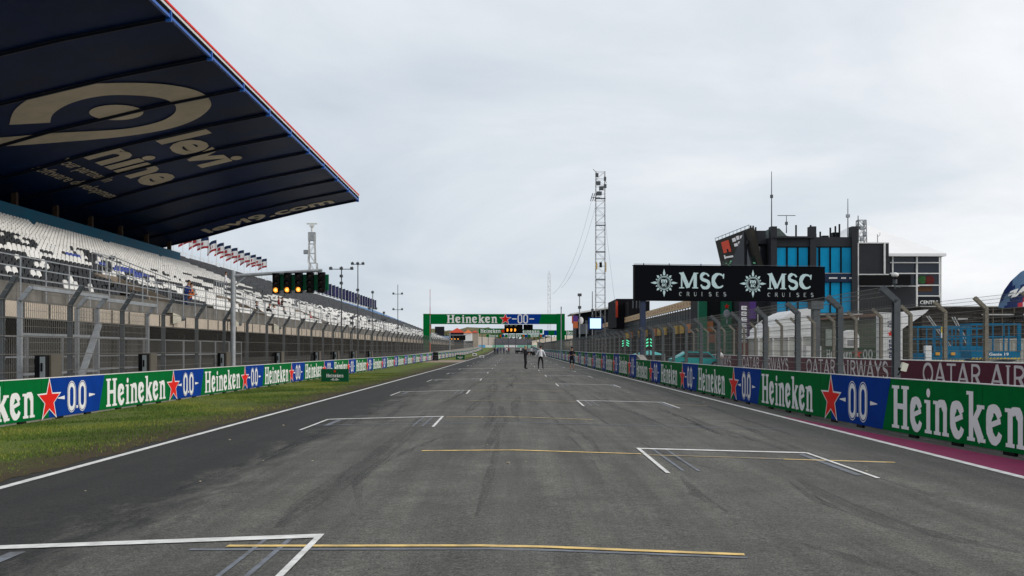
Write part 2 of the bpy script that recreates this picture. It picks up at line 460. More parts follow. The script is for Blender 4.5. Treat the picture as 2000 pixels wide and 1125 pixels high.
YELL = mat("ochre road paint", (.80,.56,.20), .7, var=.2, scale=4, dirt=(.36,.27,.13))
YELLF = mat("faded ochre paint", (.42,.33,.19), .8, var=.3, scale=4, dirt=(.17,.15,.11))

YS = [-12, 0, 6] + list(range(8, 90, 2)) + list(range(90, 270, 10)) + list(range(270, 460, 10)) + [480, 560, 700]
def sheet(name, xs, ys, lift, m, zf=gz):
    vs = [(x, y, zf(x, y)+lift) for y in ys for x in xs]; n = len(xs)
    fs = [(j*n+i, j*n+i+1, (j+1)*n+i+1, (j+1)*n+i) for j in range(len(ys)-1) for i in range(n-1)]
    return MB().add(vs, fs).build(name, m, kind='structure')
sheet("ground", [-3000,-400,-120,-60,-30,-11,-6.6,7.0,20,60,120,400,3000], [-60]+YS+[1200,5000], -.035, EARTH)
sheet("track", [-6.4,-5,-4,-3,-2,-1,-.5,0,.5,1,2,3,4,5,6,6.4,8.4], [y for y in YS if y <= 480], 0, ASPH)
vg = sheet("verge", [-11.2,-10,-9,-8,-7,-6.25], [4]+[6+.22*k for k in range(280)]+[y for y in YS if 68 <= y <= 480], .006, TURF)
_rj = random.Random(21)
for i, v in enumerate(vg.data.vertices):
    if i % 6 == 5 and v.co.y < 68: v.co.x += .07*math.sin(v.co.y*2.1)*math.sin(v.co.y*.63)+_rj.uniform(-.06, .07)
MB().add([(x, y, gz(x, y)+.012) for y in (128, 150) for x in (-11,-6.2)], [(0,1,3,2)]).build("service_path", mat("gravel path", (.30,.23,.18), .95, var=.2), kind='structure')

# grass blades
nb = 170000
yy = 9 + (75-9)*rng.random(nb)**1.7
xx = -10.6 + 4.35*rng.random(nb)
keep = rng.random(nb) < np.clip((-6.0-xx)/2.4, .04, 1)
# ragged bare patches
pat = np.sin(xx*1.9+np.sin(yy*.55)*2)+np.sin(yy*.8+xx*.7)+.7*np.sin(yy*2.3-xx*3.1)
keep &= (pat < .75) | (rng.random(nb) < .15)
xx = xx[keep]; yy = yy[keep]; nb = len(xx)
zz = np.maximum(-.126, -.02*np.minimum(np.abs(xx), 6.3)) + .006
a = rng.random(nb)*math.pi; h = .018+.035*rng.random(nb)**1.5; w = .004+.006*rng.random(nb)
ca, sa = np.cos(a)*w, np.sin(a)*w
lean = (rng.random((nb, 2))-.5)*.05
V = np.empty((nb, 3, 3))
V[:,0] = np.stack([xx-ca, yy-sa, zz-.003], 1); V[:,1] = np.stack([xx+ca, yy+sa, zz-.003], 1)
V[:,2] = np.stack([xx+lean[:,0], yy+lean[:,1], zz+h], 1)
me = bpy.data.meshes.new("grass")
me.vertices.add(nb*3); me.vertices.foreach_set("co", V.reshape(-1))
me.loops.add(nb*3); me.loops.foreach_set("vertex_index", np.arange(nb*3, dtype=np.int32))
me.polygons.add(nb); me.polygons.foreach_set("loop_start", np.arange(0, nb*3, 3, dtype=np.int32))
pv = np.sin(xx*1.3+np.sin(yy*.4)*2.2)+.8*np.sin(yy*1.1-xx*.9)+.6*np.sin(yy*.37+2)+rng.normal(0, .8, nb)
me.polygons.foreach_set("material_index", np.where(pv > .8, 1, np.where(pv < -.7, 2, 0)).astype(np.int32))
for nm, c in (("grass blade", (.11,.175,.022)), ("yellow grass blade", (.24,.25,.05)), ("dark grass blade", (.06,.105,.016))):
    me.materials.append(mat(nm, c, .8, var=.1, scale=1.2, spec=.2))
me.update(); me.validate()
link("grass", me, kind='stuff')['label'] = "short patchy grass on the verge beside the track"

# painted edge lines
def strip_line(name, xf, w, y0, y1, m, lift, step=4):
    ys = [y for y in np.arange(y0, y1+.1, step)]
    vs = []
    for y in ys:
        x = xf(y); vs += [(x-w/2, y, gz(x-w/2, y)+lift), (x+w/2, y, gz(x+w/2, y)+lift)]
    fs = [(2*i, 2*i+1, 2*i+3, 2*i+2) for i in range(len(ys)-1)]
    return MB().add(vs, fs).build(name, m, kind='structure')
strip_line("edge_line", lambda y: -5.98, .13, 4, 470, LINE, .008)
strip_line("edge_line", lambda y: 6.49, .13, 4, 470, LINE, .008)
WALLX = [(5,8.4),(11.6,7.99),(16.3,7.63),(21.4,7.32),(24.9,7.16),(31.2,7.05),(41,6.93),(50.8,6.88),(60.6,6.86),(500,6.86)]
def wx(y):
    for (a, xa), (b, xb) in zip(WALLX, WALLX[1:]):
        if y <= b: return xa+(xb-xa)*(y-a)/(b-a)
    return 6.86
ys = [6,9,12,15,18,21,24,26.5]
vs = []
for y in ys:
    t = max(0, min(1, (y-15)/11.5)); x1 = wx(y)-.17-(.18*t)
    x1 = max(6.575, x1-.10*t)
    vs += [(6.56, y, gz(6.3, y)+.005), (x1, y, gz(6.5, y)+.005)]
MB().add(vs, [(2*i, 2*i+1, 2*i+3, 2*i+2) for i in range(len(ys)-1)]).build("run_off_strip", PURPLE, kind='structure')

# grid boxes and cross lines, one object per painted mark
def gline(p0, p1, w, m, name="grid_marking", lift=.004, mb=None):
    (xa, ya), (xb, yb) = p0, p1
    l = math.hypot(xb-xa, yb-ya); nx, ny = -(yb-ya)/l*w/2, (xb-xa)/l*w/2
    n = max(1, int(abs(xb-xa)/.5)+1); vs = []
    for i in range(n+1):
        x = xa+(xb-xa)*i/n; y = ya+(yb-ya)*i/n
        vs += [(x-nx, y-ny, gz(x-nx, y-ny)+lift), (x+nx, y+ny, gz(x+nx, y+ny)+lift)]
    mb.add(vs, [(2*i, 2*i+2, 2*i+3, 2*i+1) for i in range(n)])
def grid_box(side, d, k):
    w = MB(); lw = .10
    if side < 0: xi, xo, sl = -1.58, -4.15, .10
    else: xi, xo, sl = 1.96, 4.52, .07
    di, do = d, d-(abs(xo-xi))*sl
    gline((xi, di), (xo, do), .18, LINE, lift=.0085, mb=w)
    leg = 3.4
    gline((xi, di+.08), (xi-.02*side, di-leg), .055, LINE, lift=.0095, mb=w)
    gline((xo, do+.02), (xo, do-3.3), .06, LINE, lift=.0095, mb=w)
    w.build("grid_marking", LINE, kind='structure')
    o = MB()
    s_ = 1 if side > 0 else -1
    gline((xi+.22*s_, di-.12), (xi+.22*s_, di-leg*.9), .045, LINEOLD, lift=.0055, mb=o)
    gline((xi+.42*s_, di-.12), (xi+.42*s_, di-leg*.9), .04, LINEOLD, lift=.0055, mb=o)
    if side > 0: gline((xo-.14, do-.2), (xo-.14, do-3.0), .10, LINEOLD, lift=.0055, mb=o)
    else: gline((xo+.3, do-.2), (xo+.3, do-2.1), .12, LINEOLD, lift=.0055, mb=o)
    o.build("worn_grid_marking", LINEOLD, kind='structure')
k = 0; d = 9.0
while d < 190:
    grid_box(-1 if k % 2 == 0 else 1, d, k); d += 8.0; k += 1
def cross(x0, d0, x1, d1, w, m, lift):
    b = MB(); gline((x0, d0), (x1, d1), w, m, lift=lift, mb=b); b.build("cross_line", m, kind='structure')
cross(-2.24, 8.62, 1.74, 8.2, .085, YELL, .0068)
cross(-2.5, 8.5, 1.74, 8.09, .07, LINEOLD, .0045)
cross(-1.36, 16.5, 1.9, 16.12, .11, YELL, .0068)
cross(1.9, 16.0, 3.9, 15.8, .09, YELLF, .0062)
cross(3.9, 15.75, 5.45, 15.6, .10, YELL, .0068)
cross(3.4, 15.8, 5.3, 15.52, .08, LINEOLD, .0045)
cross(-1.5, 24.75, 1.76, 23.9, .16, YELLF, .0068)
cross(-4.2, 22.9, 5.6, 22.1, .10, LINEOLD, .0045)
cross(-1.3, 32.6, 1.9, 32.2, .14, YELLF, .0068)
cross(4.5, 31.6, 5.6, 31.3, .14, YELLF, .0068)
cross(-1.5, 40.6, 1.9, 40.0, .16, YELLF, .0068)
for dd in (48.6, 56.7, 64.7, 72.8, 96, 104):
    cross(-1.6, dd, 2.0, dd-.3, .18, YELLF, .0068)
cross(-5.9, 88, 6.4, 87.6, .30, LINE, .0068)

# rubber laid down on the tarmac
def rubber_mat():
    m = bpy.data.materials.new("tyre rubber"); m.use_nodes = True
    nt = m.node_tree; N = nt.nodes; b = N["Principled BSDF"]; b.inputs["Base Color"].default_value = (.022,.022,.024,1); b.inputs["Roughness"].default_value = .7
    tc = N.new("ShaderNodeTexCoord"); n = N.new("ShaderNodeTexNoise"); n.inputs["Scale"].default_value = 1.0; n.inputs["Detail"].default_value = 8; n.inputs["Roughness"].default_value = .75
    mp = N.new("ShaderNodeMapping"); mp.inputs["Scale"].default_value = (10,.35,1)
    nt.links.new(tc.outputs["Object"], mp.inputs[0]); nt.links.new(mp.outputs[0], n.inputs["Vector"])
    r = N.new("ShaderNodeMapRange"); r.inputs[1].default_value = .40; r.inputs[2].default_value = .74; r.inputs[3].default_value = 0; r.inputs[4].default_value = .55
    nt.links.new(n.outputs[0], r.inputs[0])
    nt.links.new(r.outputs[0], b.inputs["Alpha"])
    return m
RUB = rubber_mat()
def tyre_mark(pix, w, lift):
    pts = [G(*p) for p in pix]; b = MB(); vs = []
    n = len(pts)
    for i in range(n):
        a = pts[max(0, i-1)]; c = pts[min(n-1, i+1)]; l = math.hypot(c[0]-a[0], c[1]-a[1])
        t = 1-abs(2*i/(n-1)-1)**3; ww = w*(.25+.75*t)
        nx, ny = -(c[1]-a[1])/l*ww/2, (c[0]-a[0])/l*ww/2
        x, y = pts[i]; vs += [(x-nx, y-ny, gz(x-nx, y-ny)+lift), (x+nx, y+ny, gz(x+nx, y+ny)+lift)]
    b.add(vs, [(2*i, 2*i+1, 2*i+3, 2*i+2) for i in range(n-1)])
    b.build("tyre_mark", RUB, kind='structure')
marks = [([(545,1030),(600,985),(660,945),(720,905),(790,850),(835,800)], .5), ([(700,985),(698,945),(712,925),(750,900),(800,880),(870,850)], .22),
 ([(1180,905),(1155,860),(1130,845),(1095,830),(1060,800)], .18), ([(1170,920),(1150,890),(1110,850)], .12), ([(1300,800),(1350,826),(1420,850),(1480,862)], .30),
 ([(1330,775),(1400,800),(1500,835),(1570,858)], .2), ([(1560,935),(1640,985),(1760,1030),(1990,1080)], .45), ([(1540,940),(1600,980),(1650,1000)], .2),
 ([(1240,860),(1330,900),(1420,922)], .15),
 ([(1330,930),(1360,965),(1420,1000)], .2), ([(1560,1060),(1700,1100),(1800,1123)], .3), ([(930,1010),(950,950),(965,900),(975,850)], .15),
 ([(1150,770),(1190,790),(1250,810),(1320,840)], .2), ([(860,790),(900,770),(930,750),(960,730)], .3), ([(1100,760),(1120,775),(1145,800),(1190,830)], .2), ([(1290,760),(1330,775),(1380,790)], .25)]
for i, (p, w) in enumerate(marks):
    tyre_mark(p, w*.75, .0022+.0001*i)
random.seed(11)
for i in range(26):                      # long faint paired lines left by starts off the grid
    x = random.choice([-3.6,-2.4,2.6,4.2,.4,-.6])+random.uniform(-.5,.5); y = random.uniform(10, 75); l = random.uniform(6, 18)
    b = MB(); vs = []
    for q in range(7):
        yy_ = y+l*q/6; xx_ = x+.10*math.sin(q*.7+i)+ (q/6)*random.uniform(-.05,.05); ww = random.uniform(.12,.3)*(.2+.8*math.sin(math.pi*(q+.3)/7))
        vs += [(xx_-ww/2, yy_, gz(xx_, yy_)+.0042+.00002*i), (xx_+ww/2, yy_, gz(xx_, yy_)+.0042+.00002*i)]
    b.add(vs, [(2*j, 2*j+1, 2*j+3, 2*j+2) for j in range(6)]).build("tyre_mark", RUB, kind='structure')

# ================================================================== BARRIER WALLS WITH BANNERS
def banner_meshes(L, H, star_u, text0, text1, zero_c):
    g = MB()
    sl = .12
    poly(g, [(-.2, .055), (star_u, .055), (star_u, H), (0.2, H)], .0, 0)
    poly(g, [(star_u, .055), (L-.2, .055), (L+.2, H), (star_u, H)], .0, 1)
    # black feet under the panels
    for u in (1.2, 2.9, 4.6, 6.6, 8.3): g.box(u-.17, u+.17, -.02, .06, 0, .055, 2)
    g.box(0, L, -.004, .05, H-.006, H+.012, 3)
    for u in (1.85, 3.75, 5.6, 7.4): g.box(u-.004, u+.004, -.0025, .0, .055, H, 2)
    t = MB(); put(t, SLAB, "Heineken", text0, .12*H, .76*H, text1-text0, .006, 0)
    s = MB(); star(s, star_u, H*.47, .55*H, .22*H, .010, 0, sx=1.3); star(s, star_u, H*.465, .47*H, .187*H, .013, 1, sx=1.3)
    z = MB()
    def stadium(cx, cz, rx, rz, rt):
        return arc(cx, cz+rz-rt, rx, rt, 0, 180, 10)+arc(cx, cz-rz+rt, rx, rt, 180, 360, 10)
    for cu_ in (zero_c-.33, zero_c+.33):
        ribbon(z, stadium(cu_, H*.50, .16, .30*H, .16), .105, .006, 0, closed=True)
        ribbon(z, stadium(cu_, H*.50, .25, .385*H, .25), .018, .006, 0, closed=True)
    poly(z, [(zero_c-.05, .20*H), (zero_c+.05, .20*H), (zero_c+.05, .27*H), (zero_c-.05, .27*H)], .0065, 0)
    poly(z, [(zero_c-1.15, .50*H-.008), (zero_c-.75, .50*H-.045), (zero_c-.75, .50*H+.045), (zero_c-1.15, .50*H+.008)], .0065, 0)
    poly(z, [(zero_c+1.15, .50*H+.008), (zero_c+.75, .50*H+.045), (zero_c+.75, .50*H-.045), (zero_c+1.15, .50*H-.008)], .0065, 0)
    return g, t, s, z
def banner_proto(L, H, su, t0, t1, zc):
    g, t, s, z = banner_meshes(L, H, su, t0, t1, zc)
    b = g.build("advert_banner", [GREEN, BLUE, BLACK, WHITEM])
    t.build("lettering", WHITE, b); s.build("star_emblem", [WHITE, RED], b); z.build("numerals", WHITE, b)
    return b
FOOT = -.126
def put_banner(proto, parent, p_start, p_end, first, L):
    b = proto if first else proto.copy()
    if not first:
        scene.collection.objects.link(b)
        for ch in list(proto.children):
            c = ch.copy(); scene.collection.objects.link(c); c.parent = b
    b.parent = parent
    dx_, dy_ = p_end[0]-p_start[0], p_end[1]-p_start[1]
    b.location = (p_start[0], p_start[1], FOOT+gy((p_start[1]+p_end[1])/2))
    b.rotation_euler = (0, -math.atan2(gy(p_end[1])-gy(p_start[1]), math.hypot(dx_,dy_)), math.atan2(dy_, dx_))
    b.scale = (math.hypot(dx_, dy_)/L, 1, 1)
def wall_body(pts, H0, th, side):
    b = MB()
    for (xa, ya, ha), (xb, yb, hb) in zip(pts, pts[1:]):
        za, zb = FOOT+gy(ya), FOOT+gy(yb)
        o = .035*side; t = th*side
        vs = [(xa+o,ya,za-.1),(xa+t,ya,za-.1),(xa+t,ya,za+ha),(xa+o,ya,za+ha),(xb+o,yb,zb-.1),(xb+t,yb,zb-.1),(xb+t,yb,zb+hb),(xb+o,yb,zb+hb)]
        b.add(vs, [(0,1,2,3),(4,7,6,5),(0,4,5,1),(1,5,6,2),(2,6,7,3),(3,7,4,0)])
    return b
LWX = -10.67
wallL = thing("barrier_wall", "low concrete wall with green and blue banners beside the grass verge, under the grandstand", "barrier wall")
wall_body([(LWX, 8, .955), (LWX, 110, .955), (LWX, 400, .955)], 1, .45, -1).build("wall_core", CONC, wallL)
pl = banner_proto(9.25, .97, 6.0, .25, 5.25, 7.62)
y0 = 28.5-2*9.25; i = 0
while y0 < 385:
    put_banner(pl, wallL, (LWX, y0), (LWX, y0+9.25), i == 0, 9.25); y0 += 9.25; i += 1
wallR = thing("barrier_wall", "concrete pit wall with green and blue banners along the right edge of the track", "barrier wall")
wp = [(wx(y), y, 1.05) for y in (1.8, 11.6, 21.4, 31.2, 41, 50.8, 58.6)] + [(6.86, 60.6, 1.32), (6.86, 110, 1.32), (6.86, 270, 1.32), (6.86, 400, 1.32)]
wall_body(wp, 1, .40, 1).build("wall_core", CONC, wallR)
pr = banner_proto(9.8, 1.07, 6.4, .22, 5.08, 8.15)
pr2 = banner_proto(9.8, 1.33, 6.4, .22, 5.2, 8.15)
y0 = 11.6; i = 0
fr = [True, True]
while y0 < 380:
    y1 = y0+9.8
    far = y0 > 60
    put_banner(pr2 if far else pr, wallR, (wx(y1), y1), (wx(y0), y0), fr[1 if far else 0], 9.8)
    fr[1 if far else 0] = False
    y0 = y1; i += 1
# ================================================================== GRANDSTANDS (left)
RP = [(15.9,16.9),(20.9,15.9),(27.4,14.35),(31.8,13.1),(36.0,12.1)]      # roof soffit: distance from the track centre, height
RP = [(s, (z-1.5)+HC) for s, z in RP]
def roofz(s):
    for (a, za), (b, zb) in zip(RP, RP[1:]):
        if s <= b or (b == RP[-1][0]): return za+(zb-za)*(s-a)/(b-a)
def rowz(s): return 3.3+.3875*(s-17)          # floor level of the tier
S0, PITCH = 17.0, .8
NAVY = mat("navy roof membrane", (.008,.021,.075), .34, var=.5, scale=.14, spec=.02, dirt=(.003,.008,.030))
GOLD = mat("beige roof lettering", (.62,.53,.38), .5, var=.12, scale=.3)
RIBM = mat("dark roof rib", (.006,.010,.022), .5, var=.1)
EDGEB = mat("bright blue edge tube", (.015,.10,.42), .4, var=.05)
TEAL = mat("teal blue back panel", (.0,.115,.21), .6, var=.1, scale=.5)
GAPD = mat("gap shade and trim black", (.008,.008,.009), .95, var=0, spec=.02)  # undercroft and rear gap shade put into the colour; also the dark edge trim
UNDER = mat("dark sheet cladding", (.035,.033,.030), .8, var=.2, scale=.7)

def seat_mb(mb, x, y, z, mi):
    # faces the track (+X); tub seat with a rounded shoulder back
    w = .22
    mb.add([(x-.02,y-w,z+.43),(x-.02,y+w,z+.43),(x+.40,y+w*.95,z+.47),(x+.40,y-w*.95,z+.47),(x-.02,y-w,z+.37),(x-.02,y+w,z+.37),(x+.38,y+w*.9,z+.42),(x+.38,y-w*.9,z+.42)],
           [(0,3,2,1),(4,5,6,7),(3,7,6,2),(0,4,7,3),(1,2,6,5)], mi)
    b = x-.10
    mb.add([(x+.0,y-w,z+.42),(x+.0,y+w,z+.42),(b+.03,y+w,z+.74),(b+.01,y+w*.62,z+.86),(b+.01,y-w*.62,z+.86),(b+.03,y-w,z+.74),
            (x-.05,y-w,z+.42),(x-.05,y+w,z+.42),(b-.03,y+w,z+.73),(b-.04,y+w*.6,z+.84),(b-.04,y-w*.6,z+.84),(b-.03,y-w,z+.73)],
           [(0,1,2,3,4,5),(11,10,9,8,7,6),(1,7,8,2),(2,8,9,3),(3,9,10,4),(4,10,11,5),(5,11,6,0)], mi)
SEATMATS = [SEATW, SEATK, SEATG, SEATB, SEATL]
def hsh(*a):
    h = 2166136261
    for v in a: h = ((h ^ (int(v)+1013)) * 16777619) & 0xffffffff
    h ^= h >> 13; h = (h*1274126177) & 0xffffffff; h ^= h >> 16
    return (h & 0xffff)/65535
def colour_cov(i, y):
    """seat colour in the covered stand: pixelated black and white picture"""
    if i >= 13: return 0 if hsh(i, y//4, 5) > .03 else 1
    blk = hsh(i//2, int(y/3.2), 1); fine_ = hsh(i, int(y/1.1), 2)
    if y < 62:
        if i <= 5: p = .88 if (i % 5 < 3) else .70
        elif i <= 9: p = .62
        else: p = .15
    elif y < 86: p = .40 if 2 < i < 12 else .10
    else: p = .46 if 3 < i < 12 else .12
    if i in (6, 7) and 60 < y < 66: return 3
    if i == 8 and 57.5 < y < 59.5: return 3
    return 1 if blk*.72+fine_*.28 < p*.92 else 0
def colour_open(i, s, y):
    sb = 24.6+1.2*hsh(int(y/2.5), i//2, 3)
    if y > 150: sb -= min(3, (y-150)*.03)
    if s > sb:
        if y > 232 and s > 38-(y-232)*.13: return 4
        return 1 if hsh(i, y//1, 9) < .6 else 2
    if s > sb-3: return 2 if hsh(i, int(y/1.3), 4) < .4 else 0
    return 1 if hsh(i//2, int(y/2.2), 6) < .06 else 0
STAIRS_C = [44, 58, 72, 86, 100]
def make_stand(root, y0, y1, nrow, colf, pitch, nbig):
    ter = MB()
    for i in range(nrow):
        s = S0+PITCH*i; z = rowz(s)
        ter.box(-(s+PITCH-.35), -(s-.35), y0, y1, z-.55, z, 0)
    ter.build("terrace", mat("dark terrace concrete", (.085,.08,.072), .9, var=.2, scale=1.2), root)
    aisles = []
    seats = []
    y = y0+.4
    while y < y1-.3:
        in_aisle = (y-y0) % 13.7 < 1.3
        for i in range(nrow):
            s = S0+PITCH*i
            if in_aisle: continue
            if any(abs(y-vy) < 1.9 and i < 4 for vy in VOM): continue
            if hsh(i, y*7, 12) < .008: continue
            seats.append((s, y, rowz(s), colf(i, s, y), i))
        y += pitch
    seats.sort(key=lambda t: t[0]*t[0]*.0+t[1]+t[4]*.6)
    protos = {}
    for k, (s, y, z, c, i) in enumerate(seats[:nbig]):
        if c not in protos:
            m = MB(); seat_mb(m, 0, 0, 0, 0); o = m.build("seat", SEATMATS[c], root, (-s, y, z)); protos[c] = o
        else:
            o = protos[c].copy(); scene.collection.objects.link(o); o.location = (-s, y, z)
    m = MB()
    for s, y, z, c, i in seats[nbig:]: seat_mb(m, -s, y, z, c)
    o = m.build("seat", SEATMATS, root, kind='stuff')
VOM = [53, 74, 100, 150, 200, 250]
def stand_front(root, y0, y1, full=True):
    b = MB(); b.box(-16.55, -16.0, y0, y1, 2.55, 3.06)
    n = int((y1-y0)/1.95)
    for k in range(n+1):
        y = y0+k*(y1-y0)/n; b.box(-16.0, -15.975, y-.05, y+.05, 2.56, 3.05, 1)
    b.build("fascia_beam", [BEIGE, UNDER], root)
    p = MB(); p.box(-16.62, -16.25, y0, y1, 3.06, 3.72); p.box(-17.0, -16.2, y0, y1, 3.06, 3.12)
    p.build("parapet", CONC_D, root)
    r = MB()
    for k in range(n+1):
        y = y0+k*(y1-y0)/n; r.tube((-16.1, y, 2.7), (-16.1, y, 4.55), .028, n=5)
    for z in (3.85, 4.2, 4.55): r.bar((-16.1, y0, z), (-16.1, y1, z), .035)
    r.build("railing", GALV, root)
    k = y0
    while k < y1:
        MB().box(-18.4, -18.1, k-.15, k+.15, -.3+gy(k), 2.45).build("column", UNDER, root); k += 6.9
    w = MB(); w.box(-20.4, -20.1, y0, y1, -.3, 3.2); w.box(-20, -16.4, y0, y1, 2.45, 2.55)
    w.build("rear_cladding", GAPD, root)  # back and ceiling painted near black for the shade under the stand
    q = MB(); k = y0
    while k < y1:
        q.box(-15.1, -15.0, k+.04, min(k+2.9, y1), -.2+gy(k), 1.05+gy(k)); k += 3.0
    q.build("lower_panel", UNDER, root)
def vomitory(root, vy):
    v = MB(); z0 = 3.35
    # two tan side walls climbing the tier and a landing
    for sy in (-1.6, 1.6):
        v.prism([(-19.7, 3.4), (-17.0, 3.4), (-17.0, 4.0), (-19.7, 5.1)], vy+sy-.1, vy+sy+.1, 'y', 0)
    v.box(-19.7, -17, vy-1.5, vy+1.5, 3.45, 3.6, 0)
    v.box(-19.8, -19.6, vy-1.5, vy+1.5, 3.4, 5.1, 0)
    o = v.build("stair_opening", [mat("tan stair concrete", (.24,.20,.155), .85, var=.15), GAPD], root)
    r = MB()
    for sy in (-1.6, 1.6):
        for k in range(5):
            x = -19.7+k*.65; zb = 5.1-(k*.65)*.4
            r.tube((x, vy+sy, zb-.2), (x, vy+sy, zb+.95), .022, n=4)
        r.bar((-19.7, vy+sy, 6.05), (-17.0, vy+sy, 4.97), .04); r.bar((-19.7, vy+sy, 5.6), (-17.0, vy+sy, 4.5), .025)
    for k in range(6): r.tube((-19.7, vy-1.6+k*.64, 5.1), (-19.7, vy-1.6+k*.64, 6.05), .022, n=4)
    r.bar((-19.7, vy-1.6, 6.05), (-19.7, vy+1.6, 6.05), .04)
    r.build("handrail", GALV, o)

stand = thing("grandstand", "covered grandstand with black and white seats under a huge navy roof", "grandstand")
make_stand(stand, 34, 113, 21, lambda i, s, y: colour_cov(i, y), .5, 99)
stand_front(stand, 26, 113)
for vy in VOM[:3]: vomitory(stand, vy)
bw = MB(); bw.box(-34.6, -34.2, 34, 113, 9.3, 11.45)
bw.build("back_panel", TEAL, stand)
for k in range(11):
    y = 42+k*6.9
    MB().box(-34.9, -34.55, y-.18, y+.18, 9, 12.6).build("roof_column", mat("rusty tan column", (.07,.045,.03), .8, var=.2), stand)
rw = MB(); rw.box(-37.4, -37.0, 20, 113, 0, 12.3); rw.build("rear_wall", GAPD, stand)  # dark closure of the gap behind the back panel, shade in its colour
# the roof: curved soffit, upper skin, edge trim
RY0, RY1 = 22.0, 113.0
rf = MB()
ss = [15.9, 17.5, 19.2, 20.9, 23, 25.2, 27.4, 29.6, 31.8, 34, 36, 38]
nb_ = len(ss)
ys = [RY0, 60, 90, RY1]
vs = [(-s, y, roofz(s)) for y in ys for s in ss] + [(-s, y, roofz(s)+.42+.05*(s-15.9)) for y in ys for s in ss]
o_ = len(ys)*nb_
fs = []
for j in range(len(ys)-1):
    for i in range(nb_-1):
        a_ = j*nb_+i
        fs.append((a_, a_+1, a_+nb_+1, a_+nb_)); fs.append((o_+a_, o_+a_+nb_, o_+a_+nb_+1, o_+a_+1))
for i in range(nb_-1):
    fs.append((i, o_+i, o_+i+1, i+1)); a_ = (len(ys)-1)*nb_+i; fs.append((a_, a_+1, o_+a_+1, o_+a_))
rf.add(vs, fs)
roof = rf.build("roof", NAVY, stand)
tr = MB()
z = roofz(15.9)
tr.box(-15.9, -15.86, RY0, RY1, z+.10, z+.30, 1); tr.box(-15.9, -15.80, RY0, RY1, z+.30, z+.44, 2); tr.box(-15.9, -15.74, RY0, RY1, z+.44, z+.54, 3)
tr.bar((-15.88, RY0, z-.0), (-15.88, RY1, z-.0), .14, .14, 0)
k = 49.0+.2
yb = []
for t in (333,411,472,521,562,597,627,651,675): pass
for kk in range(12):
    y = 113-6.9*kk-.1
    if y < RY0: break
    yb.append(y)
    tr.box(-16.05, -15.78, y-.07, y+.07, z-.22, z+.30, 0)
tr.build("edge_trim", [EDGEB, GAPD, WHITEM, RED], roof)
for y in yb:
    m = MB()
    for (sa, sb_) in zip(ss, ss[1:]):
        m.bar((-sa, y, roofz(sa)-.08), (-sb_, y, roofz(sb_)-.08), .13, .16)
        m.bar((-sa, y-.22, roofz(sa)-.06), (-sb_, y-.22, roofz(sb_)-.06), .05, .06)
    m.build("rib", RIBM, roof)
# lettering on the soffit: u along the track, s across it
def onroof(px, py):
    """roof coordinates (y, s) of a point of the soffit"""
    k_ = (VX-px)/(VY-py)                 # s/(z-HC)
    lo, hi = 15.9, 60.0
    for _ in range(50):
        mid = (lo+hi)/2
        if mid/(roofz(mid)-HC) < k_: lo = mid
        else: hi = mid
    s = (lo+hi)/2; return s*F/(VX-px), s
def roof_poly(m, pts, lift=.05):
    m.add([(-s, y, roofz(s)-lift) for y, s in pts], [tuple(range(len(pts)))])
def roof_strip(m, A, B, lift=.05):
    n = len(A); m.add([(-s, y, roofz(s)-lift) for y, s in A]+[(-s, y, roofz(s)-lift) for y, s in B], [(i, i+1, n+i+1, n+i) for i in range(n-1)])
em = MB()
# big ring with tail: outer and inner outline sampled at matching angles
outer = [(18,242),(28,214),(60,190),(110,173),(170,163),(240,160),(310,162),(365,170),(398,182),(412,198),(408,212),(385,230),(345,246),(290,258),(215,268),(120,276),(40,282),(-40,287)]
inner = [(98,238),(103,222),(125,206),(160,193),(205,185),(250,184),(295,187),(325,193),(340,202),(344,210),(340,220),(322,232),(290,242),(245,250),(190,254),(110,258),(40,264),(-40,270)]
def dens(L, n=4):
    out = []
    for i in range(len(L)-1):
        p0 = L[max(0,i-1)]; p1 = L[i]; p2 = L[i+1]; p3 = L[min(len(L)-1,i+2)]
        for k in range(n):
            t = k/n; out.append(tuple(.5*((2*p1[j])+(-p0[j]+p2[j])*t+(2*p0[j]-5*p1[j]+4*p2[j]-p3[j])*t*t+(-p0[j]+3*p1[j]-3*p2[j]+p3[j])*t**3) for j in (0,1)))
    out.append(L[-1]); return out
outer = dens(outer); inner = dens(inner)
roof_strip(em, [onroof(*p) for p in outer], [onroof(*p) for p in inner])
roof_poly(em, [onroof(227+53*math.cos(t), 218+15*math.sin(t)) for t in [2*math.pi*i/28 for i in range(28)]])
em.build("emblem", GOLD, roof)
def roof_text(m, body, y0, y1, s_up, s_dn, bold=.02, lift=.05, across=False):
    vs, fs, (a_, b_, c_, d_) = text_mesh(body, 1.0, bold)
    q = []
    for v in vs:
        u = (v[0]-a_)/(b_-a_); w_ = (v[1]-c_)/(d_-c_)
        if across: s = s_up+(s_dn-s_up)*u; y = y0+(y1-y0)*w_        # reads towards the track edge
        else: y = y0+(y1-y0)*u; s = s_dn+(s_up-s_dn)*w_
        q.append((-s, y, roofz(s)-lift))
    m.add(q, fs)
def run(px_a, px_b):                # helper: soffit coordinates of two photo points
    return onroof(*px_a), onroof(*px_b)
lt = MB()
(yl, sl_) = onroof(285,273); (yl2, sl2) = onroof(398,322); (yt, st_) = onroof(418,250); (yt2, st2) = onroof(468,308)
roof_text(lt, "levi", yt-.3, yt2+.4, (st_+st2)/2, (sl_+sl2)/2, .035)
(yl, sl_) = onroof(155,303); (yl2, sl2) = onroof(275,358); (yt, st_) = onroof(265,281); (yt2, st2) = onroof(372,345)
roof_text(lt, "nine", (yl+yt)/2, (yl2+yt2)/2+.6, (st_+st2)/2, (sl_+sl2)/2, .035)
lt.build("lettering", GOLD, roof)
tg = MB()
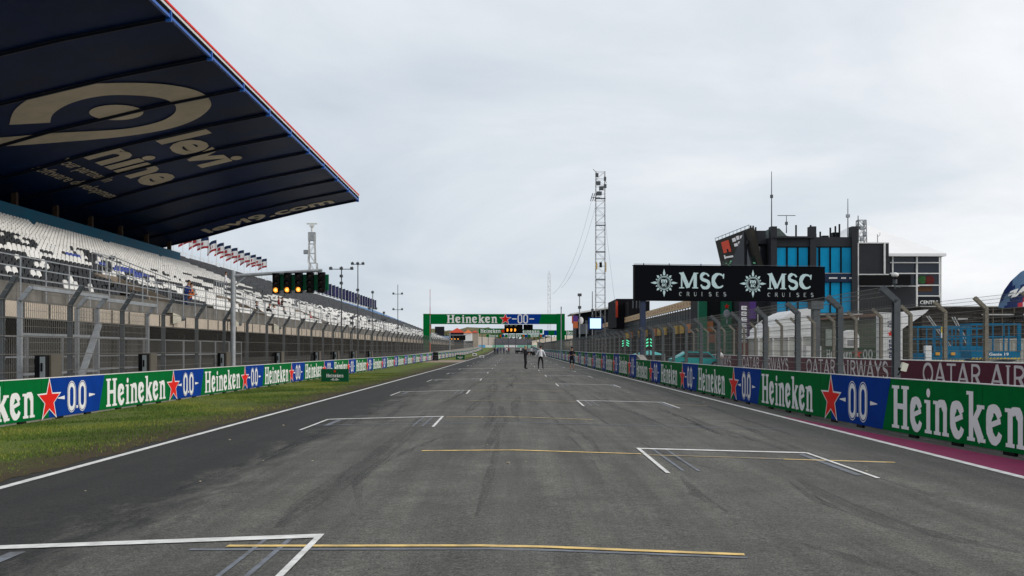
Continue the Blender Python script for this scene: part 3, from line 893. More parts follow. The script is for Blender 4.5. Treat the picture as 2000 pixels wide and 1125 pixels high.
for body, pa, pb, hh in (("Your partner in", (112,312), (215,352), 1.25), ("software development", (62,328), (232,384), 1.25)):
    (ya, sa), (yb_, sb_) = onroof(*pa), onroof(*pb)
    sm = (sa+sb_)/2
    roof_text(tg, body, ya, yb_, sm-hh/2, sm+hh/2, .01)
tg.build("lettering", GOLD, roof)
wt = MB()
(ya, sa) = onroof(372,441); (yb_, sb_) = onroof(644,387)
roof_text(wt, "levi9.com", 111.8, 108.5, sa, sb_, .03, across=True)
wt.build("lettering", GOLD, roof)

stand2 = thing("grandstand", "long open grandstand of white lower and dark upper seats beyond the navy roof", "grandstand")
make_stand(stand2, 113.6, 305, 27, colour_open, .5, 99)
stand_front(stand2, 113.6, 305)
for vy in VOM[3:]: vomitory(stand2, vy)
r = MB(); y = 113.6
while y < 305:
    r.tube((-38.9, y, 10.5), (-38.9, y, 12.9), .04, n=4); y += 1.9
for z in (12.0, 12.5, 12.9): r.bar((-38.9, 113.6, z), (-38.9, 305, z), .04)
r.build("back_railing", WHITEM, stand2)
b = MB(); b.box(-39.3, -39.1, 113.6, 305, 8, 11.7); b.build("rear_wall", GALV, stand2)
e_ = MB(); e_.prism([(-16,3.0),(-16,-.2),(-39.2,-.2),(-39.2,11.3)], 305, 305.4, 'y'); e_.build("end_wall", CONC_D, stand2)

# flags on top of the open stand
FW = mat("white flag cloth", (.72,.72,.72), .8, var=.06); FR = mat("red flag cloth", (.34,.03,.04), .8, var=.06); FN = mat("navy flag cloth", (.015,.03,.08), .8, var=.06)
FP = mat("dark violet banner cloth", (.05,.05,.13), .8, var=.2, scale=1); POLEW = mat("white pole", (.7,.7,.7), .4, var=.03)
def flag_meshes(kind, seed):
    rr = random.Random(seed)
    pole = MB(); pole.tube((0,0,-1), (0,0,5.5), .05, .035, n=6)
    fl = MB()
    if kind == 'tri':
        W, H_ = 1.75, 1.45; n = 10; ph = rr.random()*6; drop = .5+.8*rr.random(); Ws = W*(.75+.3*rr.random())
        rows = [0,.2,.3,.78,.80,1.0]
        vs = []
        for r_ in rows:
            for i in range(n+1):
                t = i/n
                vs.append((-t*Ws*.96, .20*math.sin(t*7+ph)*t, 5.4-r_*H_-drop*t*t*.6))
        idx = [2,2,0,0,1]
        for j in range(5):
            for i in range(n):
                a_ = j*(n+1)+i
                fl.f.append((a_, a_+1, a_+n+2, a_+n+1)); fl.m.append(idx[j])
        fl.v = vs
        # a dark emblem on the white field
        e = MB()
        fl.add([(-Ws*.35, -.07-.0, 5.4-.42*H_-drop*.08), (-Ws*.62, -.09, 5.4-.42*H_-drop*.22), (-Ws*.62, -.09, 5.4-.68*H_-drop*.22), (-Ws*.35, -.07, 5.4-.68*H_-drop*.08)], [(0,1,2,3)], 1)
    else:
        n = 6; ph = rr.random()*6; vs = []
        for r_ in (0, .12, .5, .88, 1):
            for i in range(n+1):
                t = i/n; vs.append((-t*1.3, .12*math.sin(t*5+ph), 5.4-r_*2.6-.1*t))
        for j in range(4):
            for i in range(n):
                a_ = j*(n+1)+i; fl.f.append((a_, a_+1, a_+n+2, a_+n+1)); fl.m.append(0 if j in (1,2) else 1)
        fl.v = vs
    return pole, fl
k = 0
for kk in range(17):
    y = 110+3.8*kk+8
    o = thing("flag", f"red, white and navy flag above the grandstand, {ORD[kk]} from the roof", "flag", (-40, y, 10.9), 0, "flags in red, white and navy along the top of the grandstand")
    p_, f_ = flag_meshes('tri', kk); p_.build("pole", POLEW, o); f_.build("cloth", [FW, FR, FN], o)
for kk in range(24):
    y = 208+5.0*kk
    if y > 325: break
    o = thing("flag", f"dark violet banner flag above the grandstand, {ORD[kk]} from the signal lights", "flag", (-40, y, 10.6), 0, "dark violet banner flags along the far end of the grandstand")
    p_, f_ = flag_meshes('ban', kk+50); p_.build("pole", POLEW, o); f_.build("cloth", [FP, FN], o)

# ================================================================== CATCH FENCES
def fence_run(root, s_post, y_list, top, knee, lean, sgn, base, post_m, wire_m, pitch_w, style, y_end=None, pw=.115):
    """posts with a bent head leaning over the track, wires and mesh; sgn = side the fence stands on"""
    x = sgn*s_post
    proto = None
    for i, y in enumerate(y_list):
        if proto is None:
            m = MB(); z0 = base
            # H section: two flanges and a web
            for dy_ in (-pw/2, pw/2): m.box(-pw*.42, pw*.42, dy_-.012, dy_+.012, z0, knee)
            m.box(-.014, .014, -pw/2, pw/2, z0, knee)
            l = -sgn*lean
            for dy_ in (-pw/2, pw/2): m.bar((0, dy_, knee-.03), (l, dy_, top), pw*.8, .024, up=(0,1,0))
            m.bar((0, 0, knee-.03), (l, 0, top), .026, pw)
            for zz_ in np.arange(base+.5, knee, .45): m.cbox((-sgn*pw*.45, 0, zz_), .05, .05, .04)
            proto = m.build("post", post_m, root, (x, y, gy(y))); 
        else:
            o = proto.copy(); scene.collection.objects.link(o); o.location = (x, y, gy(y))
    ya, yb_ = y_list[0], y_end or y_list[-1]
    w = MB()
    fx = x-sgn*pw*.5
    lx = x-sgn*lean
    def seg_bar(xx, z, r, mi=0):
        y = ya
        while y < yb_:
            y2 = min(y+20, yb_); w.bar((xx, y, z+gy(y)), (xx, y2, z+gy(y2)), r, r, mi); y = y2
    for z in np.arange(base+.25, knee, .42 if style == 'diamond' else .30): seg_bar(fx, z, .016)
    for t in (.33, .66, .97): seg_bar(fx+(lx-x)*t, knee+(top-knee)*t, .012)
    w.build("cable", wire_m, root)
    m = MB()
    h = knee-base
    if style == 'diamond':
        dyy = h*.62; y = ya-dyy; n = 0; wr = .0042
        while y < yb_:
            st = pitch_w if y < 75 else (pitch_w*2 if y < 150 else pitch_w*5)
            wr = .0015 if y < 75 else (.0026 if y < 150 else .006)
            g_ = gy(y)
            for a_, b_ in (((y, base), (y+dyy, knee)), ((y+dyy, base), (y, knee))):
                (y1, z1), (y2, z2) = a_, b_
                # clip at the ends
                def at(t): return (y1+(y2-y1)*t, z1+(z2-z1)*t)
                t0, t1 = 0, 1
                if min(y1, y2) < ya:
                    tt = (ya-y1)/(y2-y1)
                    if y1 < y2: t0 = max(0, tt)
                    else: t1 = min(1, tt)
                if max(y1, y2) > yb_:
                    tt = (yb_-y1)/(y2-y1)
                    if y1 < y2: t1 = min(1, tt)
                    else: t0 = max(0, tt)
                if t1 <= t0: continue
                q1, q2 = at(t0), at(t1)
                m.add([(fx-wr/2, q1[0]-wr, q1[1]+g_), (fx+wr/2, q1[0]+wr, q1[1]+g_), (fx+wr/2, q1[0], q1[1]+g_+wr), (fx-wr/2, q2[0]-wr, q2[1]+g_), (fx+wr/2, q2[0]+wr, q2[1]+g_), (fx+wr/2, q2[0], q2[1]+g_+wr)],
                      [(0,1,4,3),(1,2,5,4),(2,0,3,5)])
            y += st
    else:
        y = ya
        while y < yb_:
            st = pitch_w if y < 70 else (pitch_w*2 if y < 150 else pitch_w*5)
            wr = .0022 if y < 70 else (.004 if y < 150 else .010)
            g_ = gy(y)
            m.box(fx-wr/2, fx+wr/2, y-wr/2, y+wr/2, base+g_, knee+g_)
            if y < 60: m.bar((fx, y, knee+g_), (fx+(lx-x)*.95, y, knee+g_+(top-knee)*.95), wr)
            y += st
        for z in np.arange(base+.1, knee, .14):
            y = ya
            while y < yb_:
                y2 = min(y+20, yb_); m.bar((fx, y, z+gy(y)), (fx, y2, z+gy(y2)), .0045); y = y2
    m.build("wire_mesh", wire_m, root)
fenceL = thing("catch_fence", "tall chain link catch fence with bent grey posts behind the grass side wall", "fence")
yl = [28.6-3.83*1+3.83*i for i in range(-1, 0)]+[24.8+3.83*i for i in range(0, 78)]
fence_run(fenceL, 11.55, yl, 3.17, 2.68, .33, -1, -.12, GALV_D, mat("dull chain link wire", (.13,.125,.115), .65, .2, var=0), .075, 'diamond', y_end=325)
fenceR = thing("catch_fence", "grey catch fence with bent posts standing on the pit wall right of the track", "fence")
yr = [22.4+3.85*i for i in range(0, 82)]
fence_run(fenceR, 7.85, yr, 2.76, 2.52, .30, 1, .9, GALV_D, WIRE, .10, 'grid', y_end=340, pw=.15)
fenceP = thing("catch_fence", "tan posted wire fence behind the maroon wall across the pit entry", "fence")
yp = [33+3.85*i for i in range(0, 20)]
fence_run(fenceP, 17.6, yp, 3.42, 3.05, .42, 1, .9, TANPOST, WIRE, .12, 'grid', pw=.16)
# maroon wall
MAROON = mat("maroon vinyl", lin((84,20,44)), .55, var=.05, spec=.15)
wallP = thing("barrier_wall", "maroon wall with thin white lettering across the pit entry, in front of the blue lifts", "barrier wall")
m = MB(); m.box(16.75, 17.15, 26, 104, -.15, 1.0); m.build("wall_core", CONC, wallP)
m = MB(); m.add([(16.71, 104, -.1), (16.71, 26, -.1), (16.71, 26, 1.03), (16.71, 104, 1.03)], [(0,1,2,3)]); m.build("maroon_banner", MAROON, wallP)
m = MB(); m.box(16.70, 17.17, 26, 104, 1.03, 1.06); m.build("wall_cap", WHITEM, wallP)
for y_far, y_near in ((79.5, 66.2), (62.2, 48.6), (44.6, 31.0), (96.5, 83.5)):
    t = MB(); put(t, CAPS, "QATAR AIRWAYS", 0, .08, .83, y_far-y_near, .006, 0, .06, 1.15)
    t.build("lettering", mat("pale lettering", (.62,.58,.60), .5, var=.03), wallP, (16.71, y_far, .05), -math.pi/2)
# ================================================================== PEOPLE
SKIN = mat("skin", (.45,.26,.18), .6, var=.06)
CB = mat("black cloth", (.014,.014,.017), .85, var=.1); CW = mat("white cloth", (.84,.84,.86), .85, var=.05); CN = mat("navy cloth", (.02,.04,.16), .85, var=.1)
CO = mat("orange cloth", (.6,.16,.04), .85, var=.1); CR_ = mat("dark red cloth", (.20,.03,.03), .85, var=.1); HAIRD = mat("dark hair", (.02,.014,.01), .8, var=.1); HAIRG = mat("grey hair", (.28,.26,.24), .8, var=.1); SHOE = mat("black shoe leather", (.012,.012,.012), .5, var=0); DEN = mat("denim", (.04,.06,.13), .85, var=.15)
def person(label, loc, rz=0, shirt=CB, legs=CB, hair=HAIRD, bare_arms=False, shorts=False, arms='down', seated=False, stride=.09, h=1.78, lean=0.0, bald=False, detail=2, group=None, cap=False):
    """a figure facing -Y; feet (or the seat, when seated) at the local origin"""
    o = thing("person", label, "person", loc, rz, group)
    k = h/1.78
    v, e, r = [], [], []
    def add(p, rad, par=None):
        v.append(Vector(p)*k); r.append((rad[0]*k, rad[1]*k) if isinstance(rad, tuple) else (rad*k, rad*k))
        if par is not None: e.append((par, len(v)-1))
        return len(v)-1
    zp = .93 if not seated else .14
    L_ = lambda z, f=1.0: -lean*(z-zp)*f                   # lean forwards with height
    pel = add((0, 0, zp), (.155,.115))
    ab = add((0, L_(zp+.17), zp+.17), (.135,.10), pel)
    ch = add((0, L_(zp+.36), zp+.36), (.165,.115), ab)
    ut = add((0, L_(zp+.47), zp+.47), (.12,.085), ch)
    nk = add((0, L_(zp+.56)-.01, zp+.57), (.052,.055), ut)
    hb = add((0, L_(zp+.62)-.02, zp+.64), (.068,.078), nk)
    hd = add((0, L_(zp+.7)-.02, zp+.73), (.076,.092), hb)
    ht = add((0, L_(zp+.78)-.015, zp+.80), (.055,.065), hd)
    hands = []
    for s in (-1, 1):
        sh = add((s*.17, L_(zp+.47), zp+.475), .062, ut)
        sx, sy, sz = s*.20, L_(zp+.47), zp+.46
        if arms == 'down': el = (s*.25, sy+.03, zp+.18); wr = (s*.27, sy-.03, zp-.06); hn = (s*.27, sy-.05, zp-.15)
        elif arms == 'hips': el = (s*.36, sy+.06, zp+.22); wr = (s*.27, sy-.10, zp+.04); hn = (s*.20, sy-.15, zp+.05)
        elif arms == 'out': el = (s*.30, sy+.02, zp+.20); wr = (s*.40, sy-.08, zp-.0); hn = (s*.43, sy-.10, zp-.08)
        elif arms == 'front': el = (s*.25, sy-.06, zp+.18); wr = (s*.10, sy-.28, zp+.20); hn = (s*.04, sy-.32, zp+.24)
        elif arms == 'knees': el = (s*.26, sy-.14, zp+.22); wr = (s*.14, sy-.36, zp+.10); hn = (s*.09, sy-.42, zp+.08)
        a_ = add(((sx+el[0])/2, (sy+el[1])/2, (sz+el[2])/2), .050, sh)
        b_ = add(el, .042, a_); c_ = add(wr, .028, b_); d_ = add(hn, (.034,.018), c_)
        hands.append((Vector(wr)*k, Vector(hn)*k, s))
        hip = add((s*.09, 0, zp-.06), .092, pel)
        if seated:
            kn = add((s*.13, -.46, zp+.02), .065, hip); an = add((s*.12, -.44, zp-.42), .042, kn); to = add((s*.13, -.60, zp-.46), (.042,.03), an)
        else:
            st = stride*(1.0 if s > 0 else 1.1)
            kn = add((s*(.10+.02)+s*stride*.4, -.03, .50), .064, hip); an = add((s*(.10+stride*.8), .02, .09), .040, kn); to = add((s*(.12+stride*.9), -.14, .04), (.042,.032), an)
    me = bpy.data.meshes.new("skel"); me.from_pydata(v, e, []); so = bpy.data.objects.new("skel", me); scene.collection.objects.link(so)
    sk = so.modifiers.new("s", 'SKIN'); sk.use_smooth_shade = True
    lay = me.skin_vertices[0] if me.skin_vertices else None
    if lay is None: raise RuntimeError("no skin layer")
    for i, q in enumerate(r): lay.data[i].radius = q
    lay.data[0].use_root = True
    sb = so.modifiers.new("d", 'SUBSURF'); sb.levels = detail-1 if detail > 1 else 1
    dg = bpy.context.evaluated_depsgraph_get(); dg.update()
    bm_ = bpy.data.meshes.new_from_object(so.evaluated_get(dg)); bpy.data.objects.remove(so)
    vs = [p.co.copy() for p in bm_.vertices]; fs = [tuple(p.vertices) for p in bm_.polygons]; bpy.data.meshes.remove(bm_)
    # hands: four fingers and a thumb, nose and ears join the same mesh
    x = MB()
    for w_, hnd, s in hands:
        d = (hnd-w_).normalized(); side = Vector((0,0,1)).cross(d) if abs(d.z) < .8 else Vector((0,1,0))
        side.normalize()
        for q in range(4):
            b0 = hnd+side*((q-1.5)*.019*k); l = (.062,.072,.068,.052)[q]*k
            m1_ = b0+d*l*.55; x.tube(b0-d*.02*k, m1_, .0095*k, .0085*k, 5); x.tube(m1_, m1_+(d+Vector((-s*.35,0,-.2))).normalized()*l*.5, .0085*k, .006*k, 5)
        x.tube(hnd-d*.05*k, hnd-d*.01*k-side*.05*k, .011*k, .008*k, 5)
    hz = v[hd]
    x.ball(hz+Vector((0,-.098*k,-.01*k)), .012*k, .022*k, .024*k, 6, 4)
    for s in (-1, 1): x.ball(hz+Vector((s*.080*k, .005, -.005)), .012*k, .02*k, .032*k, 6, 4)
    nb0 = len(vs); vs += [Vector(p) for p in x.v]; fs += [tuple(i+nb0 for i in f) for f in x.f]
    mats = [SKIN, shirt, legs, SHOE]; mi = []
    for f in fs:
        c = sum((vs[i] for i in f), Vector())/len(f); z = c.z/k
        dh = min((c-h_[1]).length for h_ in hands)
        isarm = abs(c.x) > .20*k or any((c-h_[0]).length < .13*k for h_ in hands)
        if f[0] >= nb0: m_ = 0
        elif dh < .085*k: m_ = 0
        elif z > zp+.555: m_ = 0
        elif z > zp+.02 and not (seated and c.y < -.3*k): m_ = 1
        elif isarm and z > zp-.25: m_ = 1
        elif z < .085 and not seated: m_ = 3
        elif shorts and z < .52 and not seated: m_ = 0
        else: m_ = 2
        if bare_arms and isarm and m_ == 1 and z < zp+.30: m_ = 0
        mi.append(m_)
    me = bpy.data.meshes.new("body"); me.from_pydata(vs, [], fs)
    for m_ in mats: me.materials.append(m_)
    me.polygons.foreach_set("material_index", mi); me.polygons.foreach_set("use_smooth", [True]*len(fs)); me.update()
    link("body", me, o)
    hm = MB(); c0 = hz+Vector((0,.012*k,.018*k))
    if not bald:
        hm.ball(c0+Vector((0,.012*k,.018*k)), .083*k, .092*k, .092*k, 12, 8); hm.build("hair", hair, o, smooth=True)
    else:
        hm.ball(c0+Vector((0,.03*k,-.01*k)), .082*k, .078*k, .07*k, 12, 8); hm.build("hair", hair, o, smooth=True)
    if cap:
        cm_ = MB(); cm_.ball(c0+Vector((0,0,.045*k)), .090*k, .10*k, .075*k, 12, 8); cm_.cbox(c0+Vector((0,-.13*k,.03*k)), .13*k, .10*k, .015*k)
        cm_.build("cap", CB, o, smooth=True)
    ey = MB()
    for s in (-1, 1): ey.ball(hz+Vector((s*.03*k, -.088*k, .012*k)), .009*k, n=6, m=4)
    ey.cbox(hz+Vector((0,-.092*k,-.05*k)), .05*k, .008*k, .008*k)
    ey.build("eye", mat("dark eye", (.02,.012,.01), .4, var=0), o)
    return o
def on_track(px, py): x, y = G(px, py); return (x, y, gz(x, y)+.004)
person("bald man in black standing in profile on the track with hands held in front", on_track(1026, 721), R(70), arms='front', hair=HAIRG, bald=True, stride=.0, h=1.84)
person("man in white shirt and black trousers seen from behind on the track", on_track(1056, 721), R(176), shirt=CW, arms='out', stride=.09, h=1.82)
person("person in black T-shirt, shorts and cap beside the pit wall", on_track(1117, 723.5), R(12), shirt=CB, legs=CB, bare_arms=True, shorts=True, arms='front', stride=.02, h=1.78, cap=True)
# people far down the grid
GG = "people gathered far down the straight"
for i, (px, c, l, tx) in enumerate([(966, CB, CB, "leftmost of the far group"), (971.5, CN, CB, "in navy, second of the far group"), (978, CB, DEN, "in black top in the middle of the far group"), (984, CN, CB, "in navy left of the white shirt in the far group"), (989.5, CW, DEN, "in white shirt within the far group"), (993.5, CR_, CB, "in dark red at the end of the far group")]):
    x, y = (px-VX)*250/F, 250+((i*37) % 5)*1.1
    person(f"tiny distant person {tx}", (x, y, gz(x, y)), R(40*i), shirt=c, legs=l, detail=1, stride=.03, group=GG)
x, y = 17*262/F, 262
person("distant person in white beside the dark parked car on the straight", (x, y, gz(x, y)), R(90), shirt=CW, legs=CB, detail=1)
x, y = 38*210/F, 210
person("distant person in light top beside the far dark car, nearest the pit wall", (x, y, gz(x, y)), R(150), shirt=CW, legs=CB, detail=1)
# people in the stand
def in_stand(px, py, s):
    d = s*F/(VX-px); return Vector((-s, d, HC-(py-VY)*d/F))
def seat_person(label, px, s, **kw):
    d = s*F/(VX-px); i = max(0, int((s-S0)/PITCH)); z = rowz(S0+PITCH*i)
    seated = kw.get('seated', False)
    return person(label, (-s+(.1 if seated else .35), d, z+(.30 if seated else 0)), R(90), detail=1, **kw)
person("person in blue jacket leaning on the parapet rail of the covered grandstand", (-16.9, 16.9*F/(VX-361), 3.3), R(70), shirt=CN, legs=DEN, arms='front', lean=.35, detail=1)
person("person in orange vest beside the blue jacket at the grandstand rail", (-17.3, 17.3*F/(VX-371), 3.3), R(80), shirt=CO, legs=CN, arms='front', lean=.1, detail=1)
seat_person("person in white top and jeans standing high among the seats", 433, 25.0, shirt=CW, legs=DEN)
seat_person("person in black sitting in the front rows with arms on knees", 498, 18.0, seated=True, arms='knees')
seat_person("person in black bending forward in the front seats", 517, 18.0, seated=True, arms='knees', lean=.4)
seat_person("person in dark red jacket standing above the seated photographers", 536, 20.2, shirt=CR_, legs=DEN, arms='front')
seat_person("person in black with jeans standing just behind the dark red jacket", 543, 20.2, shirt=CB, legs=DEN)
seat_person("person in black and white sitting below the dark red jacket", 533, 18.0, shirt=CW, seated=True, arms='knees')
seat_person("person in black sitting fourth along the front row of the grandstand", 552, 18.0, seated=True, arms='knees')
seat_person("person in red sitting alone in the front rows further down", 603, 18.0, shirt=mat("bright red cloth", (.45,.03,.03), .8, var=.1), seated=True, arms='knees')

# ================================================================== LEFT SIDE EQUIPMENT
LAMPON = mat("lit orange lamp", (1,.4,.05), .4, var=0, emit=(1.0,.32,.03), estr=1.6)
LAMPCORE = mat("lamp core", (1,.7,.3), .4, var=0, emit=(1.0,.62,.16), estr=1.3)
def signal_head(parent, x, z, lamps, lit, w=.29, lh=.26, y=0):
    m = MB(); H_ = lh*lamps
    m.box(x-w/2, x+w/2, y-.10, y+.16, z-H_, z)
    o = m.build("lamp_housing", BLACK, parent)
    for k in range(lamps):
        zc = z-lh*(k+.5)
        v_ = MB()
        pts = [(x+.105*math.cos(t), zc+.105*math.sin(t)) for t in [math.pi*j/8 for j in range(-1, 10)]]
        for (xa, za), (xb, zb) in zip(pts, pts[1:]): v_.add([(xa,y-.10,za),(xb,y-.10,zb),(xb,y-.24,zb),(xa,y-.24,za)], [(0,1,2,3)])
        v_.build("visor", BLACK, o)
        l_ = MB(); on = k == lamps-1 and lit
        l_.ball((x, y-.105, zc), .095, .03, .095, 14, 8, 0)
        l_.build("lamp", LAMPON if on else mat("dark lens", (.03,.02,.018), .2, var=0), o)
        if on:
            q_ = MB(); q_.ball((x, y-.135, zc), .055, .012, .055, 12, 6); q_.build("lamp_core", LAMPCORE, o)
sg = thing("start_signal", "start light gantry arm on a grey pole left of the track, three orange lamps lit", "traffic light", (-11.1, 43.6, -.13))
m = MB(); m.tube((0,0,0), (0,0,4.75), .10, n=14); m.cbox((0,0,.05), .5, .5, .1); m.build("pole", GALV, sg)
m = MB(); m.tube((0,0,4.55), (3.55,0,4.78), .075, .06, n=10); m.bar((.1,.0,4.2), (.55,0,4.55), .05); m.build("arm", GALV, sg)
m = MB(); m.box(1.75, 3.78, .12, .20, 3.98, 4.62); m.build("backing_board", mat("green backing board", lin((0,92,60)), .5, var=.1), sg)
for k in range(5): signal_head(sg, 1.72+.45*k, 4.66+.01*k, 3, k < 3, w=.27, lh=.27)
sg2 = thing("start_signal", "small repeater start lights on the left fence beyond the green gantry, three lamps lit", "traffic light", (-10.9, 192, gy(192)-.13))
m = MB(); m.tube((0,0,0), (0,0,4.4), .10, n=8); m.tube((0,0,3.9), (2.9,0,3.9), .07, n=6); m.build("pole", GALV, sg2)
for k in range(5): signal_head(sg2, .35+.55*k, 3.85, 2, k < 3, w=.36, lh=.42)

def marshal_box(y, tx, w=.62):
    o = thing("marshal_cabinet", f"grey metal marshal cabinet behind the left wall, {tx}", "cabinet", (-11.2, y, -.12), 0, "marshal cabinets behind the left wall")
    m = MB(); m.box(-.17, .17, -.0, w, .78, 1.5); m.build("cabinet_body", mat("olive grey cabinet", (.10,.09,.072), .6, var=.1), o)
    m = MB(); m.box(-.13, .13, -.22, -.01, .80, 1.48, 0); m.box(.0, .12, -.24, -.22, .85, 1.45, 1); m.cbox((.05,-.26,1.2), .04, .03, .2, 0); m.build("light_unit", [BLACK, mat("pale grey panel", (.22,.25,.26), .4, var=.05)], o)
    m = MB(); m.tube((-.2,.1,0), (-.2,.1,.75), .03, n=6); m.tube((.2,.1,0), (.2,.1,.75), .03, n=6); m.build("stand", GALV, o)
for i, px in enumerate([86, 283, 434, 543, 618, 655, 690, 722]):
    marshal_box(11.2*F/(VX-px), f"{ORD[i]} from the camera")

def gate(y0, y1, x, z1, label, brace=False):
    o = thing("fence_gate", label, "gate", (x, 0, -.12))
    m = MB(); zk = z1-.32
    for y in (y0, y1):
        m.bar((0,y,0), (0,y,zk), .11); m.bar((0,y,zk-.02), (.28,y,z1), .11, up=(0,1,0))
    m.bar((.28,y0,z1), (.28,y1,z1), .11); m.bar((0,y0,1.0), (0,y1,1.0), .06); m.bar((0,y0,2.0), (0,y1,2.0), .06)
    m.build("gate_frame", GALV, o)
    w = MB(); y = y0
    while y < y1:
        w.bar((.0,y,.1), (.0,y,zk), .010); y += .12
    for z in np.arange(.2, zk, .2): w.bar((.0,y0,z), (.0,y1,z), .010)
    w.build("wire_mesh", WIRE, o)
    if brace:
        m = MB(); m.bar((.05, y1, 2.35), (.45, y1-2.6, .6), .16, .10); m.build("diagonal_brace", GALV, o)
XG = 12.1
gate(XG*F/(VX-39), XG*F/(VX-190), -XG, 3.15, "tall galvanised gate frame with a diagonal brace behind the left catch fence", brace=True)
gate(13.2*F/(VX-151), 13.2*F/(VX-288), -13.2, 3.2, "second galvanised gate frame standing behind the braced one")
# crowd fence panels
for i in range(14):
    y = 27+i*2.55
    if i > 11: break
    o = thing("crowd_barrier", f"low mesh crowd fence panel in front of the grandstand undercroft, {ORD[i]} along", "barrier", (-14.2, y, -.12), 0, "mesh crowd fence panels before the grandstand")
    m = MB()
    for a_, b_ in (((0,0,.1),(0,0,2.0)), ((0,2.45,.1),(0,2.45,2.0)), ((0,0,2.0),(0,2.45,2.0)), ((0,0,.15),(0,2.45,.15)), ((0,0,1.4),(0,2.45,1.4))): m.bar(a_, b_, .045)
    m.build("panel_frame", GALV, o)
    m = MB()
    for k in range(1, 18): m.bar((0,.14*k,.15), (0,.14*k,2.0), .010)
    m.build("bars", WIRE, o)
# horn loudspeakers hung on the parapet
for i, px in enumerate([349, 462, 541]):
    d = 15.8*F/(VX-px)
    o = thing("horn_loudspeaker", f"cream horn loudspeaker hung on the grandstand parapet, {ORD[i]} along", "loudspeaker", (-15.75, d, 2.95), R(-35), "horn loudspeakers on the grandstand parapet")
    m = MB(); m.add([(-.12,-.0,-.12),(.12,0,-.12),(.12,0,.12),(-.12,0,.12),(-.34,-.65,-.26),(.34,-.65,-.26),(.34,-.65,.26),(-.34,-.65,.26)], [(0,1,2,3),(0,4,5,1),(1,5,6,2),(2,6,7,3),(3,7,4,0)], 0)
    m.build("horn", mat("cream plastic", (.55,.52,.42), .5, var=.06), o)
    m = MB(); m.tube((0,0,0), (0,.25,0), .1, n=8); m.bar((0,.1,0), (-.3,.3,-.1), .05); m.build("driver", GALV_D, o)
# ornamental lamp and aerial poles along the stand
def mast_pole(label, px, ytop, s, heads, r=.06, ybase=None, arms_=True):
    d = s*F/(VX-px); zt = HC-(ytop-VY)*d/F
    o = thing("camera_pole", label, "pole", (-s, d, 0))
    m = MB(); m.tube((0,0,-.1), (0,0,zt), r, r*.6, n=8); m.build("pole", GALV_D, o)
    for (dz, span, n_) in heads:
        h_ = MB(); z = zt-dz
        if span: h_.bar((-span,0,z), (span,0,z), .06)
        for k in range(n_):
            x = 0 if n_ == 1 else -span+2*span*k/(n_-1)
            h_.cbox((x, -.12, z+.05), .24, .36, .22); h_.bar((x,0,z), (x,0,z+.25), .05)
        h_.build("camera_head", GALV_D, o)
    return o
mast_pole("slim dark pole with a crossarm of aerials before the open stand", 667, 520, 14.6, [(0.25,.9,3),(.9,.1,1),(1.5,.1,1)], .07)
mast_pole("pole with three floodlight heads on top before the open stand", 699, 514, 14.6, [(.1,.5,3),(2.6,.1,1),(3.4,.1,1)], .07)
mast_pole("pole with two bracket lamps in front of the light blue seats", 728, 570, 14.6, [(.1,.1,1),(1.8,.35,2),(3.1,.35,2)], .06)
mast_pole("short pole with one camera at the end of the open stand", 750, 610, 14.6, [(.1,.1,1),(.9,.2,2)], .05)
mast_pole("tall thin pole with two forked brackets beside the green gantry", 777, 556, 14.6, [(1.2,.55,2),(3.2,.55,2),(5.6,.1,1)], .06)
mast_pole("small pole with a camera over the catch fence near the floodlights", 688, 620, 12.4, [(.1,.1,1),(.5,.1,1)], .045)
o = thing("whip_aerial", "thin red and white aerial standing beside the left leg of the green gantry", "aerial", (-160*148/F, 148, 0))
m = MB()
for k in range(8): m.tube((0,0,k*1.2), (0,0,k*1.2+1.2), .08-.007*k, n=6, mi=k % 2)
m.build("aerial", [GALV, mat("pale red paint", (.5,.12,.12), .5, var=.05)], o)
# lattice radar tower behind the stand
def lattice(m, x, y, z0, z1, w0, w1, n, r=.05, mi=0):
    for a_ in (-1, 1):
        for b_ in (-1, 1): m.bar((x+a_*w0/2, y+b_*w0/2, z0), (x+a_*w1/2, y+b_*w1/2, z1), r*2, mi=mi)
    for k in range(n):
        ta, tb = k/n, (k+1)/n; wa, wb = w0+(w1-w0)*ta, w0+(w1-w0)*tb; za, zb = z0+(z1-z0)*ta, z0+(z1-z0)*tb; s_ = 1 if k % 2 else -1
        for b_ in (-1, 1):
            m.bar((x-wb/2, y+b_*wb/2, zb), (x+wb/2, y+b_*wb/2, zb), r*1.2, mi=mi); m.bar((x-s_*wa/2, y+b_*wa/2, za), (x+s_*wb/2, y+b_*wb/2, zb), r, mi=mi)
            m.bar((x+b_*wb/2, y-wb/2, zb), (x+b_*wb/2, y+wb/2, zb), r*1.2, mi=mi); m.bar((x+b_*wa/2, y-s_*wa/2, za), (x+b_*wb/2, y+s_*wb/2, zb), r, mi=mi)
PALE = mat("pale painted steel", (.50,.50,.48), .5, var=.08)
tw = thing("radar_tower", "pale lattice tower with a white radar bar on top behind the grandstand", "tower", (-388*248/F, 248, 0))
m = MB(); lattice(m, 0, 0, 5, 21, 3.0, 1.6, 5, .09); lattice(m, -.3, 0, 21, 27.5, 1.5, 1.2, 3, .09); m.build("lattice_mast", PALE, tw)
m = MB(); m.cbox((-.3,0,27.0), 1.6, 1.3, 1.9); m.cbox((-1.6,0,23.5), 1.1, 1.0, .9); m.build("equipment_box", GALV, tw)
m = MB(); m.tube((-.3,0,28), (-.3,0,29.3), .25, n=8); m.cbox((-.3,0,29.4), 1.0, .7, .5); m.cbox((-.3,-.1,29.9), 2.4, .35, .3); m.build("radar_head", WHITEM, tw)

